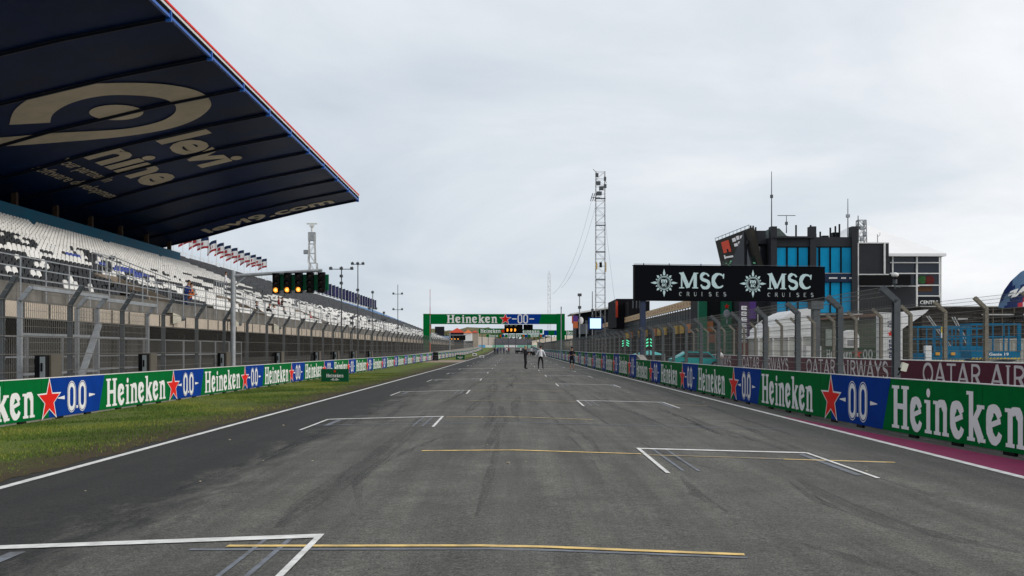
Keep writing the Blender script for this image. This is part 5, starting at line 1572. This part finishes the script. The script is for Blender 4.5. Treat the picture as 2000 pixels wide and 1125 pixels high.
# --- pit building
PX = 20.0
pb = thing("pit_building", "long pit building with a cream patterned balcony band and open garages", "building")
m = MB(); m.box(PX+5, PX+16, 128, 262, -.1, 6.2); m.box(PX, PX+16, 128, 262, 3.7, 4.1); m.build("wall", CHAR2, pb)
m = MB(); m.box(PX, PX+.3, 119, 262, 6.25, 7.12); o = m.build("balcony_band", mat("cream band", (.60,.43,.24), .6, var=.06), pb)
m = MB(); y = 120
rr = random.Random(9)
while y < 261:
    for q in range(5):
        a_, b_ = y+rr.uniform(0, 1.1), 6.42+rr.uniform(0, .42)
        m.box(PX-.015, PX-.004, a_, a_+.35, b_, b_+.13)
    y += 2.3
m.build("pink_pattern", mat("faded crimson print", (.42,.13,.13), .7, var=.1), o)
MB().box(PX+.9, PX+5, 119, 262, 4.1, 6.24).build('balcony_wall', mat('dark glazed balcony wall', (.012,.014,.016), .4, var=.2, scale=1), pb)
m = MB(); y = 119
while y < 262:
    m.bar((PX+.1, y, 4.1), (PX+.1, y, 6.25), .10); y += 2.0
for z in (4.6, 5.1, 5.6): m.bar((PX+.08, 119, z), (PX+.08, 262, z), .05)
m.build("balcony_railing", GALV_D, pb)
cols_ = [mat("teal garage panel", (.02,.20,.19), .6, var=.1), mat("yellow garage panel", (.50,.30,.03), .6, var=.1), REDT, mat("grey garage panel", (.12,.12,.12), .7, var=.1), mat("orange garage panel", (.50,.15,.03), .6, var=.1), GREEN, CHAR, mat("pale garage panel", (.4,.4,.38), .7, var=.1)]
rr = random.Random(12); y = 120
while y < 258:
    for q, (z0, z1) in enumerate(((-.05, 1.3), (1.3, 2.5), (2.5, 3.7))):
        if rr.random() < .72:
            MB().box(PX+1.2-.2*q, PX+1.5, y+.3, y+rr.uniform(2.2, 4.2), z0, z1-.1).build("garage_panel", rr.choice(cols_), pb)
    MB().box(PX-.1, PX+.5, y-.25, y+.25, -.1, 3.7).build("garage_pier", CHAR, pb)
    y += 4.6
for k, y in enumerate(range(121, 200, 5)):
    if k % 4 == 3: continue
    MB().box(PX-.25, PX-.05, y, y+3.2, 3.35, 4.35).build("yellow_sign", cols_[1] if k % 3 else cols_[4], pb)
# garage block closing the near end, with green columns
gb = thing("podium_block", "dark end block of the pit building with two tall green columns in front", "building")
GBD = 113.0
m = MB(); m.box(tX(1366, GBD), tX(1462, GBD), GBD, GBD+5.5, -.1, 8.0); m.build("wall", mat("near black cladding", (.010,.011,.012), .7, var=.1), gb)
for a_, b_ in ((1362, 1378), (1406, 1426)):
    m = MB(); m.box(tX(a_, GBD), tX(b_, GBD), GBD-.9, GBD-.1, -.1, 7.7); m.build("green_column", mat("deep green cladding", (.008,.14,.075), .5, var=.08), gb)
m = MB(); m.box(tX(1426.5, GBD), tX(1441, GBD), GBD-.6, GBD-.05, -.1, 7.0); m.build("green_panel", mat("dark green cladding", (.008,.05,.025), .5, var=.08), gb)
m = MB(); m.box(tX(1379, GBD), tX(1392, GBD), GBD-.3, GBD-.05, tZ(648, GBD), tZ(628, GBD)); m.build("orange_panel", cols_[4], gb)
m = MB(); m.box(tX(1380, GBD), tX(1397, GBD), GBD-.32, GBD-.05, tZ(669, GBD), tZ(652, GBD)); m.build("salmon_panel", mat("salmon panel", (.36,.13,.08), .6, var=.1), gb)
m = MB(); m.box(tX(1379, GBD), tX(1404, GBD), GBD-.5, GBD-.33, -.1, tZ(671, GBD)); m.build("dark_green_counter", mat("counter green", (.01,.09,.06), .6, var=.1), gb)
m = MB(); m.ball((tX(1416, GBD), GBD-.95, tZ(613, GBD)), .34, .05, .42, 12, 8, 0); star(m, tX(1416, GBD), tZ(599, GBD), .3, .12, -(GBD-.93), 1); m.box(tX(1415, GBD), tX(1417.5, GBD), GBD-.94, GBD-.91, tZ(632, GBD), tZ(624, GBD), 0)
m.build("emblem", [mat("dim white print", (.35,.38,.42), .5, var=.1), RED], gb)
m = MB(); m.box(tX(1440, 100), tX(1442.5, 100), 100, 100.1, tZ(682, 100), tZ(635, 100)); o = m.build("banner", mat("orange strip", (.7,.16,.03), .5, var=.05))
tag(o, "narrow bright orange vertical strip beside the dark green panel", "banner")
# upper dark block & canopy at the far end of the pit building
ub = thing("timing_block", "black upper block with red edge on the pit building, left of the sponsor board", "building")
m = MB(); m.box(tX(1204, 195), tX(1262, 195), 195, 212, 5.4, tZ(583.5, 195)); m.box(tX(1222, 193), tX(1262, 193), 188, 195, 7.13, tZ(588, 188)); m.build("wall", mat("matt black cladding", (.008,.008,.011), .8, var=.1, spec=.1), ub)
m = MB(); m.box(tX(1202.5, 194.8), tX(1206.5, 194.8), 194.5, 194.9, tZ(620, 195), tZ(588, 195)); m.box(tX(1202.5, 194.8), tX(1206.5, 194.8), 194.3, 194.49, tZ(620, 195), tZ(605, 195)); m.build("banner_strip", [REDT], ub)
for px in (1236, 1243, 1249): MB().tube((tX(px, 150), 150, 7.1), (tX(px, 150), 150, tZ(586, 150)), .08, n=6).build("roof_post", GALV_D, ub)
cn = thing("roof_canopy", "distant raised canopy with thin sloping roof beyond the end of the pit building", "canopy")
CD = 264.0
m = MB(); m.add([P(1115, 612, CD), P(1206, 596.5, CD), P(1206, 596.5, CD)+Vector((0,18,0)), P(1115, 612, CD)+Vector((0,18,0)), P(1117, 614, CD), P(1206, 600, CD), P(1206, 600, CD)+Vector((0,18,0)), P(1117, 614, CD)+Vector((0,18,0))], [(0,1,2,3),(4,7,6,5),(0,4,5,1),(1,5,6,2),(2,6,7,3),(3,7,4,0)]); m.build("roof", WHITEM, cn)
m = MB(); m.box(tX(1127, CD), tX(1206, CD), CD+3, CD+18, 0, tZ(613, CD)); m.build("wall", CHAR2, cn)
m = MB(); m.add([P(1127, 612.5, CD+2.9), P(1206, 601, CD+2.9), P(1206, 614, CD+2.9), P(1127, 614, CD+2.9)], [(0,1,2,3)]); m.build("gable", CHAR2, cn)
m = MB(); m.box(tX(1119.5, CD), tX(1128.5, CD), CD-.3, CD, tZ(628, CD), tZ(617, CD), 0); m.box(tX(1119.5, CD), tX(1128.5, CD), CD-.3, CD, tZ(641, CD), tZ(628, CD), 1); m.build("banner", [mat("violet banner", (.12,.05,.25), .6, var=.1), ORT], cn)
m = MB(); m.ball((tX(1135, CD), CD+.5, tZ(626, CD)), .6, .2, .9, 8, 6, 0); m.box(tX(1131, CD), tX(1150, CD), CD+2, CD+2.8, tZ(652, CD), tZ(632, CD), 1); m.build("pale_display", [WHITE, mat("grey screens", (.16,.18,.2), .4, var=.2)], cn)
for k, px in enumerate((1172, 1188, 1199)):
    m = MB(); m.box(tX(px, CD), tX(px+2, CD), CD, CD+.3, tZ(640, CD), tZ(604, CD)); m.build("column", GALV, cn)
m = MB(); m.box(tX(1117, 262), tX(1119, 262), 262, 262.3, tZ(632, 262), tZ(617, 262), 0); m.build("small_banner", REDT, cn)
# --- broadcast screen
sc = thing("broadcast_screen", "pale cyan lit screen in a blue frame at the foot of the lattice mast", "screen", (tX(1163, 148), 148, 0))
m = MB(); m.box(-.95, .95, -.1, .3, tZ(643.5, 148), tZ(620.5, 148)); m.build("frame", BLUE, sc)
m = MB(); m.box(-.74, .74, -.13, -.105, tZ(641.5, 148), tZ(622, 148)); m.build("display", mat("cyan screen glow", (.5,.8,.85), .4, var=0, emit=(.62,.86,.90), estr=.9), sc)
m = MB(); m.box(-.12, .12, 0, .2, -.1, tZ(643.5, 148)); m.build("stand", GALV_D, sc)
# --- big lattice mast
ms = thing("lattice_mast", "tall grey lattice mast with aerials on top rising behind the pit wall", "mast", (tX(1172.5, 150), 150, 0))
top = tZ(336, 150)
m = MB(); lattice(m, 0, 0, 0, top, 1.30, 1.22, 26, .026)
m.build("lattice", mat("weathered lattice steel", (.24,.235,.235), .6, .3, var=.15), ms)
m = MB()
for z, x, w_ in ((top-.5,-.5,.4),(top-1.6,-.3,.55),(top-2.3,.1,.6),(top-3.0,-.2,.7),(top-1.0,.6,.3),(top-2.0,.62,.35)): m.cbox((x, -.5, z), w_, .4, .5)
m.bar((-.6,0,top), (-1.0,0,top+.4), .06); m.bar((.5,0,top-1), (.9,0,top-1.5), .05)
m.build("aerial_cluster", GALV_D, ms)
m = MB()
for k in range(3): m.bar((-1.35+.28*k, -.2, tZ(393, 150)), (-1.05+.28*k, -.2, tZ(378, 150)), .20, .10)
m.bar((-1.2,0,tZ(386,150)), (0,0,tZ(386,150)), .07); m.build("panel_aerial", GALV_D, ms)
m = MB(); m.cbox((-.55,-.6,tZ(520,150)), .16, .12, 1.0, 0); m.cbox((.72,-.3,tZ(522,150)), .16, .12, 1.3, 0); m.cbox((0,-.62,tZ(518,150)), .35, .1, .7, 1); m.build("warning_plate", [mat("yellow plate", (.65,.42,.08), .5, var=.1), BLACK], ms)
for zz in (388, 440, 492, 545):
    m = MB(); m.box(-.66, .66, -.70, -.62, tZ(zz+2.2,150), tZ(zz,150)); m.build("brace_band", GALV_D, ms)
m = MB()
def wire(a_, b_, sag, r=.02, n=10):
    a_ = Vector(a_); b_ = Vector(b_); pr_ = a_
    for k in range(1, n+1):
        t = k/n; p = a_+(b_-a_)*t-Vector((0,0,sag*4*t*(1-t))); m.bar(pr_, p, r); pr_ = p
wire((-1.2,0,tZ(392,150)), (-6.4,3,tZ(572,150)), 2.2); wire((-.6,0,tZ(400,150)), (-5.2,3,tZ(560,150)), 1.8); wire((.6,0,tZ(420,150)), (2.4,4,tZ(590,150)), .4)
m.build("guy_wire", GALV, ms)
m2 = thing("lattice_mast", "faint slim white mast far beyond the green gantry", "mast", (tX(1072.5, 420), 420, 2.3))
m = MB(); lattice(m, 0, 0, 0, tZ(535, 420)-2.3, 1.1, .9, 18, .05); m.build("lattice", mat("pale mast paint", (.62,.62,.62), .6, var=.05), m2)
m = MB(); m.tube((0,0,tZ(535,420)-2.3), (0,0,tZ(529,420)-2.3), .08, n=5); m.build("tip", PALE, m2)
def pitpole(label, px, ytop, d, heads):
    o = thing("camera_pole", label, "pole", (tX(px, d), d, 0)); zt_ = tZ(ytop, d)
    m = MB(); m.tube((0,0,-.1), (0,0,zt_), .09, .06, n=6); m.build("pole", GALV, o)
    for z, w_ in heads:
        m = MB(); m.cbox((0,-.1,zt_-z), w_, .3, .35); m.build("camera_head", GALV_D, o)
pitpole("thin pole with two small camera heads left of the lattice mast", 1132, 576, 140, [(0, .5), (1.6, .4)])
pitpole("slim dark pole just left of the lattice mast above the screen", 1157, 569, 152, [(2.6, .35), (3.4, .3)])
pitpole("short pale pole between the gantry leg and the screen", 1145, 627, 135, [(.1, .25)])
pitpole("thin whip pole above the right leg of the gantry", 1096, 600, 151, [(.1, .12)])
# --- pit exit lights
GLOW = mat("green lamp glow", (.1,.7,.4), .4, var=0, emit=(.10,.80,.42), estr=1.0)
for px, d, w_, lb in ((1268, 76, .76, "larger green double chevron light panel behind the pit wall fence"), (1222, 92, .70, "smaller green double chevron light panel further along the pit wall")):
    o = thing("light_panel", lb, "light panel", (tX(px, d), d, 0)); zc = tZ(671, d)
    m = MB(); m.box(-w_/2, w_/2, 0, .15, zc-w_*.46, zc+w_*.46); m.box(-.04, .04, .02, .1, -.1, zc-w_*.46); m.build("panel", BLACK, o)
    m = MB()
    for s in (-1, 1):
        for k in range(3):
            zb = zc-w_*.38+k*w_*.28; xa, xb = s*w_*.08, s*w_*.42
            m.add([(xb,-.01,zb),(xb,-.01,zb+w_*.14),(xa,-.01,zb+w_*.30),(xa,-.01,zb+w_*.16)] if True else [], [(0,1,2,3)])
    m.build("chevron", GLOW, o)
# --- teal car and teal awning in the pit lane
TEALP = mat("teal paint", (.0,.36,.36), .35, var=.06, spec=.4)
car("teal covered car standing in the pit lane behind the fence", 15.0, 89, R(4), TEALP)
o = thing("pit_canopy", "low teal canopy roof in the pit lane left of the teal car", "canopy", (tX(1268, 105), 105, 0))
m = MB(); m.add([(-1.5,0,1.0),(1.6,0,.95),(1.6,2.4,1.0),(-1.5,2.4,1.0),(.2,1.2,1.42)], [(0,1,4),(1,2,4),(2,3,4),(3,0,4)]); m.build("canopy", TEALP, o)
for x_, y_ in ((-1.4,.1),(1.5,.1),(1.5,2.3),(-1.4,2.3)): MB().box(x_-.04, x_+.04, y_-.04, y_+.04, -.1, 1.0).build("leg", GALV, o)
person("person in white shirt bending forward in the pit lane behind the fence", (tX(1403, 72), 72, -.13), R(25), shirt=CW, legs=mat("grey cloth", (.10,.11,.12), .85, var=.1), arms='front', lean=.30, h=1.72)
person("person in teal cap and dark clothes standing in the pit lane by the green columns", (tX(1366, 98), 98, -.1), R(60), shirt=CB, legs=CB, arms='front', detail=1)
# --- purple team banner with vertical white lettering
o = thing("feather_banner", "tall violet banner with white vertical lettering beside the white arched tent", "banner", (tX(1455, 92), 92, -.13))
m = MB(); m.box(-.45, .40, 0, .1, .4, 5.6, 0); m.box(.42, .95, .1, .2, 4.2, 5.75, 1); m.build("banner_cloth", [mat("dark violet cloth", (.05,.03,.07), .7, var=.15), mat("violet cloth", (.07,.03,.16), .7, var=.1)], o)
m = MB(); rr = random.Random(2)
for q in range(7):
    z_ = 5.2-q*.48
    for s_ in range(3): poly(m, [(-.30+rr.uniform(0,.08), z_-.13*s_), (.12+rr.uniform(0,.1), z_-.13*s_-.02), (.12, z_-.13*s_+.06), (-.28, z_-.13*s_+.07)], .012)
    poly(m, [(-.30, z_-.26), (-.21, z_-.26), (-.21, z_+.05), (-.30, z_+.05)], .013)
m.build("lettering", WHITE, o)
m = MB(); m.tube((1.08,0,0), (1.08,0,5.2), .035, n=5); m.build("pole", PALE, o)
m = MB(); m.box(-.4, .5, -.05, .0, .9, 2.2); m.build("red_panel", mat("dull red panel", (.22,.035,.03), .7, var=.15), o)
# --- white arched tent
AT = 88.0
at_ = thing("arched_tent", "large white arched tent with pale side walls behind the maroon wall", "tent")
pf = [(1478, 660), (1500, 644), (1520, 626), (1540, 613), (1560, 604.5), (1580, 602), (1594, 601)]
m = MB(); n = len(pf)
A_ = [(tX(px, AT), AT, tZ(py, AT)) for px, py in pf]+[(tX(1594, AT), AT, tZ(657, AT)), (tX(1478, AT), AT, tZ(661, AT))]
m.add(A_+[(x, y+7, z) for x, y, z in A_], [tuple(range(len(A_)))[::-1]]+[(i, (i+1) % len(A_), len(A_)+(i+1) % len(A_), len(A_)+i) for i in range(len(A_))]); m.build("canopy", mat("white tent canvas", (.80,.80,.79), .7, var=.05, scale=.5), at_)
m = MB(); m.box(tX(1482, AT), tX(1592, AT), AT+.15, AT+6.8, -.13, tZ(657, AT)-.02); m.build("side_wall", mat("pale grey canvas", (.50,.50,.46), .8, var=.08), at_)
m = MB()
for px in (1482, 1510, 1540, 1567, 1592): m.box(tX(px, AT)-.05, tX(px, AT)+.05, AT-.03, AT+.1, -.13, tZ(657, AT))
m.build("tent_post", WHITEM, at_)
m = MB()
for px in (1575, 1595): m.box(tX(px, 84), tX(px+9, 84), 84, 85, -.13, tZ(676, 84))
o = m.build("white_cabinet", WHITEM, at_)
# grey green marquee block behind hoarding
gm = thing("paddock_marquee", "grey green glazed marquee with a thin brown and white roof edge", "marquee")
GM = 98.0
m = MB(); m.box(tX(1606, GM), tX(1716, GM), GM, GM+8, -.13, tZ(625, GM)); m.build("wall", mat("dull olive panel", (.07,.085,.06), .5, var=.3, scale=.5), gm)
m = MB(); m.add([P(1600, 621, GM-.6), P(1722, 611, GM-.6), P(1722, 611, GM+8), P(1600, 621, GM+8), P(1600, 625, GM-.6), P(1722, 617, GM-.6), P(1722, 617, GM+8), P(1600, 625, GM+8)], [(0,1,2,3),(4,7,6,5),(0,4,5,1),(1,5,6,2),(2,6,7,3),(3,7,4,0)]); m.build("roof_edge", mat("brown roof trim", (.16,.09,.06), .7, var=.2), gm)
m = MB(); m.box(tX(1612, GM), tX(1644, GM), GM-.12, GM-.05, tZ(676, GM), tZ(643, GM)); m.build("frosted_pane", mat("frosted pane", (.27,.31,.28), .4, var=.1), gm)
wb = thing("white_kiosk", "small white domed kiosk in front of the olive marquee", "kiosk", (tX(1665, 90), 90, -.13))
m = MB(); m.prism([(-.55,0),(.55,0),(.55,2.7),(.35,3.1),(0,3.22),(-.35,3.1),(-.55,2.7)], 0, 1.6, 'y'); m.build("kiosk_body", WHITEM, wb)
m = MB(); m.box(-.42, .42, -.02, -.004, 1.9, 2.4); m.build("hatch", mat("grey hatch", (.25,.25,.25), .5, var=.1), wb)
hb_ = thing("hoarding", "green hoarding with pale lettering and red star on top of the far paddock wall", "hoarding", (tX(1612, 84), 84, 0))
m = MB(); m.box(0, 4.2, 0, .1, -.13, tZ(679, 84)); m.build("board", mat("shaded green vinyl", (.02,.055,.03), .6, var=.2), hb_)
m = MB(); put(m, SLAB, "Heineken", .05, .75, .72, 2.0, .008); m.build("lettering", mat("pale print", (.45,.47,.45), .6, var=.05), hb_)
m = MB(); star(m, 2.45, 1.15, .42, .17, .01, 0); m.build("star_emblem", REDT, hb_)
m = MB()
for cx_ in (3.05, 3.45): ribbon(m, arc(cx_, 1.12, .13, .33, 0, 360, 18), .09, .01)
m.build("numerals", mat("pale print", (.45,.47,.45), .6), hb_)
# --- white tower banner and canopy with star
vb = thing("tower_banner", "tall white column banner with vertical dark lettering and a red star beside the canopy", "banner", (tX(1740, 72), 72, -.13))
H_ = tZ(610, 72)+.13
m = MB(); m.box(-.78, .72, 0, .6, 0, H_); m.build("column", WHITEM, vb)
m = MB(); t_ = MB(); put(t_, SLAB, "Heineken", 0, 0, .38, 2.0, 0)
m.add([(.16-v[2], -.012+v[1]*.3, .3+v[0]) for v in t_.v], t_.f); m.build("lettering", mat("navy print", (.03,.04,.12), .6, var=.05), vb)
m = MB(); star(m, -.02, 2.65, .24, .10, .012, 0); m.build("star_emblem", RED, vb)
m = MB(); t_ = MB()
for cx_ in (.12, .36): ribbon(t_, arc(cx_, .17, .08, .16, 0, 360, 14), .05, 0)
m.add([(.14-v[2], -.012, 3.05+v[0]) for v in t_.v], t_.f); m.build("numerals", mat("navy print", (.03,.04,.12)), vb)
cp = thing("canopy", "white wedge-shaped entrance canopy right of the white column banner", "canopy", (0, 0, 0))
CPD = 73.0
pts = [(1757, 611), (1814, 604), (1808, 611), (1763, 642), (1757, 642)]
m = MB(); A_ = [(tX(px, CPD), tZ(py, CPD)) for px, py in pts]; m.prism(A_, CPD, CPD+4, 'y'); m.build("roof", mat("white canopy sheet", (.78,.78,.78), .6, var=.05), cp)
m = MB(); m.box(tX(1757, CPD), tX(1763, CPD), CPD+.02, CPD+.4, -.13, tZ(642, CPD)); m.build("post", WHITEM, cp)
m = MB(); m.box(tX(1766, 80), tX(1796, 80), 80, 82, -.13, tZ(640, 80)); m.build("dark_backing", mat("dark mesh screen", (.05,.048,.04), .8, var=.2), cp)
# --- brown temporary stand at the far right
bs = thing("temporary_stand", "low dark brown slatted stand structure behind the blue lifts", "stand")
BD = 112.0
m = MB(); m.box(tX(1800, BD), tX(2120, BD), BD, BD+14, -.13, tZ(600, BD)); m.build("wall", mat("dark weathered cladding", (.060,.052,.045), .85, var=.35, scale=.35), bs)
m = MB()
for k in range(12): m.box(tX(1800, BD), tX(2120, BD), BD-.12-.02*(k % 2), BD, tZ(604+k*8.2, BD), tZ(602.5+k*8.2, BD))
m.build("slat", mat("grey brown slat", (.13,.115,.10), .8, var=.3), bs)
m = MB(); m.box(tX(1793, BD), tX(2120, BD), BD-.6, BD+14.5, tZ(600, BD), tZ(598, BD)); m.box(tX(1912, BD), tX(2100, BD), BD-.7, BD-.61, tZ(616, BD), tZ(613.5, BD)); m.box(tX(1868, BD), tX(1887, BD), BD-.4, BD-.2, tZ(625, BD), tZ(621.5, BD)); m.build("pale_edge", PALE, bs)
m = MB(); m.box(tX(1984, BD-1), tX(1998, BD-1), BD-1, BD-.2, tZ(625, BD), tZ(612, BD)); m.build("dark_opening", BLACK, bs)
for px in (1935, 1953, 1976):
    m = MB(); m.box(tX(px, BD), tX(px+1.6, BD), BD-.5, BD-.2, -.1, tZ(600, BD)); m.build("column", mat("tan steel column", (.16,.13,.10), .7, var=.1), bs)
o = thing("equipment_container", "pale grey site container behind the front blue lift", "container", (tX(1985, 66), 66, -.13))
m = MB(); m.box(-1.0, 4.0, 0, 2.4, 0, tZ(664, 66)+.13); 
for k in range(20): m.box(-1.0+.25*k, -1.0+.25*k+.12, -.03, 0, .1, tZ(664, 66)+.02)
m.build("container_body", mat("pale container paint", (.40,.39,.34), .6, var=.12), o)
m = MB(); m.box(-1.02, 4.02, -.05, 2.42, tZ(664, 66)+.13, tZ(662.5, 66)+.16); m.build("roof_rim", PALE, o)
# --- blue scissor lifts
LB = mat("lift blue paint", (.002,.15,.29), .5, var=.08, spec=.1); YB = mat("yellow hazard", (.70,.50,.04), .5, var=.05)
def lift(label, px0, px1, d, ytop, ypl, ybot, text=None, extra=False):
    x0, x1 = tX(px0, d), tX(px1, d); w_ = x1-x0; zt_, zp_, zb_ = tZ(ytop, d), tZ(ypl, d), tZ(ybot, d)
    o = thing("scissor_lift", label, "scissor lift", (x0, d, 0))
    m = MB(); m.box(0, w_, 0, 1.2, zb_, zp_); o2 = m.build("platform", LB, o)
    if text: t_ = MB(); text_fit(t_, text, w_*.36, w_*.76, zb_+(zp_-zb_)*.30, zb_+(zp_-zb_)*.78, .008, 0, .03); t_.build("lettering", WHITE, o2)
    h_ = MB(); k = 0
    while k*.16 < w_-.1:
        x_ = k*.16; h_.add([(x_,-.012,zb_-.07),(x_+.09,-.012,zb_-.07),(x_+.15,-.012,zb_+.01),(x_+.06,-.012,zb_+.01)], [(0,1,2,3)]); k += 1
    h_.build("hazard_stripe", YB, o2)
    r = MB()
    for y_ in (.03, 1.17):
        nn_ = 3
        for k in range(nn_+1): r.box(w_*k/nn_-.028, w_*k/nn_+.028, y_-.03, y_+.03, zp_, zt_)
        r.bar((0,y_,zt_), (w_,y_,zt_), .07); r.bar((0,y_,(zt_+zp_)/2+.05), (w_,y_,(zt_+zp_)/2+.05), .06)
    r.bar((0,.03,zt_), (0,1.17,zt_), .07); r.bar((w_,.03,zt_), (w_,1.17,zt_), .07); r.box(w_-.14, w_+.02, -.03, .05, zp_, zt_)
    r.build("guard_rail", LB, o)
    m = MB()
    for k in range(2):
        za, zb2 = .45+k*(zb_-.55)/2, .45+(k+1)*(zb_-.55)/2
        for y_ in (.2, 1.0): m.bar((.15,y_,za), (w_-.15,y_,zb2), .09); m.bar((w_-.15,y_,za), (.15,y_,zb2), .09)
    m.build("scissor_arm", GALV_D, o)
    m = MB(); m.box(.05, w_-.05, 0, 1.2, .12, .45); m.build("chassis", LB, o)
    for x_ in (.35, w_-.35):
        for y_ in (.0, 1.2): m = MB(); m.tube((x_, y_-.08, .07), (x_, y_+.08, .07), .2, n=12); m.build("wheel", BLACK, o)
    return o
lift("front blue scissor lift with hazard stripes and white lettering on its platform", 1897, 1993, 50, 633, 686, 699, "Genie 19")
lf = lift("rear blue scissor lift with more crowded rails, left of the lettered one", 1793, 1893, 57, 638, 690, 703)
m = MB(); m.box(1.18, 1.36, -.06, -.03, tZ(650, 57), tZ(638, 57), 0); m.box(1.18, 1.36, -.06, -.03, tZ(660, 57), tZ(650.2, 57), 1); m.build("notice", [YB, WHITE], lf)
lift("third blue scissor lift half hidden between the other two", 1838, 1925, 62, 641, 676, 690)
m = MB(); m.cbox((.5,0,tZ(690,57)), .3, .3, .8); m.build("control_box", WHITE, lf)
for x_ in (1.0, 1.8): MB().cbox((x_,-.05,tZ(691,57)), .2, .1, .15).build("amber_lamp", mat("amber lamp", (.7,.35,.05), .5, var=0), lf)
for i, (a_, b_) in enumerate((((1814, 617), (1828, 636)), ((1864, 619), (1897, 680)))):
    d = 64; o = thing("ladder", ["short pale ladder leaning above the rear blue lift", "long pale ladder leaning between the blue lifts"][i], "ladder", (0, 0, 0))
    p, q = P(*a_, d), P(*b_, d)
    if i == 0: q = q+(q-p)*.2
    qq = q+(q-p).normalized()*((q.z+.1)/max(.1, (p-q).normalized().z)); m = MB()
    m.bar(p, qq, .05); m.bar(p+Vector((.0,.35,0)), qq+Vector((0,.35,0)), .05); m.build("stile", PALE, o)
    m = MB(); L_ = (qq-p).length; k = .15
    while k < L_: c = p+(qq-p).normalized()*k; m.bar(c, c+Vector((0,.35,0)), .035); k += .28
    m.build("rung", PALE, o)
# --- feather flag, seen from the back
ff = thing("feather_flag", "big curved navy and white flag with mirrored lettering over the right fence", "flag", (tX(2032, 46), 46, -.13))
m = MB(); m.tube((0,0,0), (0,0,5.3), .035, .02, n=6); m.build("pole", PALE, ff)
NV = mat("navy flag print", lin((22,42,92)), .7, var=.1); SB = mat("steel blue flag print", lin((86,116,150)), .7, var=.1)
out = [(2032,524),(2012,522),(1992,531),(1972,549),(1958,570),(1951,590),(1950,600),(1962,602),(1985,600),(2010,598),(2032,596)]
m = MB(); d = 46
def fp(px, py, off=0): p = P(px, py, d); return (p.x-tX(2032, d), -.10*math.sin((px-1950)*.05)-off, p.z+.13)
nx2 = 16
def flag_cell(u, v):
    # u across 0..1 from the free edge to the pole, v from top to bottom
    px = 1950+82*u
    top_ = np.interp(px, [1950,1951,1958,1972,1992,2012,2032], [597,590,570,549,531,522.5,524]); bot_ = np.interp(px, [1950,1962,1985,2010,2032], [601,602,600,598,596])
    return px, top_+(bot_-top_)*v
vs = []; 
for j in range(9):
    for i in range(nx2+1): px, py = flag_cell(i/nx2, j/8); vs.append(fp(px, py))
fs = []; mi_ = []
for j in range(8):
    for i in range(nx2):
        a_ = j*(nx2+1)+i; fs.append((a_, a_+1, a_+nx2+2, a_+nx2+1)); px, py = flag_cell((i+.5)/nx2, (j+.5)/8)
        k_ = (px-1950)+(py-600)*.9
        mi_.append(1 if (-6 < k_ < 8) or (j < 2 and i > 4) else (2 if 40 < k_ < 52 and j > 2 else (3 if 34 < k_ <= 40 and j > 2 else 0)))
m.v = vs; m.f = fs; m.m = mi_
m.build("cloth", [NV, SB, mat("white flag print", (.7,.7,.72), .7, var=.05), mat("red flag print", (.45,.03,.05), .7, var=.05)], ff)
t_ = MB(); text_fit(t_, "NAF", 0, 1, 0, 1, 0, 0, .06, mirror=True)
m = MB(); m.add([fp(1962+62*v[0]+8*v[2], 586-v[0]*22-17*v[2], .08) for v in t_.v], t_.f)
m.build("lettering", WHITE, ff)
# --- gadgets on the first tall fence post
o = thing("camera_dome", "white topped camera unit mounted on the head of the tallest near fence post", "camera", (tX(1748, 22.3), 22.3, 2.74))
m = MB(); m.tube((0,0,0), (0,0,.10), .012, n=6); m.tube((0,0,.10), (0,0,.19), .045, n=10); m.bar((0,0,.04), (.12,0,.02), .012); m.build("bracket", GALV_D, o)
m = MB(); m.ball((0,0,.28), .075, .075, .05, 14, 8, 0); m.build("cover", WHITEM, o, smooth=True)
m = MB(); m.cbox((-.015,-.03,.21), .05, .06, .05); m.build("camera_body", BLACK, o)
o = thing("floodlight", "small cream floodlight clamped at the foot of the tallest near fence post", "floodlight", (tX(1763, 21.8), 21.8, 1.16))
m = MB(); m.add([(-.06,-.06,-.08),(.04,-.09,-.10),(.10,-.06,.05),(.0,-.03,.09),(-.04,.06,-.06),(.05,.03,-.08),(.10,.06,.05),(.0,.08,.08)], [(0,1,2,3),(4,7,6,5),(0,4,5,1),(1,5,6,2),(2,6,7,3),(3,7,4,0)]); m.build("lamp_housing", mat("cream lamp plastic", (.62,.60,.50), .5, var=.05), o)
m = MB(); m.bar((-.02,.0,-.06), (-.10,.0,-.17), .025); m.cbox((-.06,0,-.05), .05, .05, .06); m.build("bracket", BLACK, o)
# small debris on the track
dm = MB(); rr = random.Random(4)
for k in range(60):
    x = rr.uniform(-5.5, 6); y = rr.uniform(9, 70); r_ = rr.uniform(.006, .02)
    dm.ball((x, y, gz(x, y)+r_*.6), r_*1.6, r_, r_*.7, 5, 3)
o = dm.build("debris", mat("pale grit", (.45,.40,.30), .9, var=.2), kind='stuff'); o['label'] = "scattered pale grit and marbles of rubber on the track"
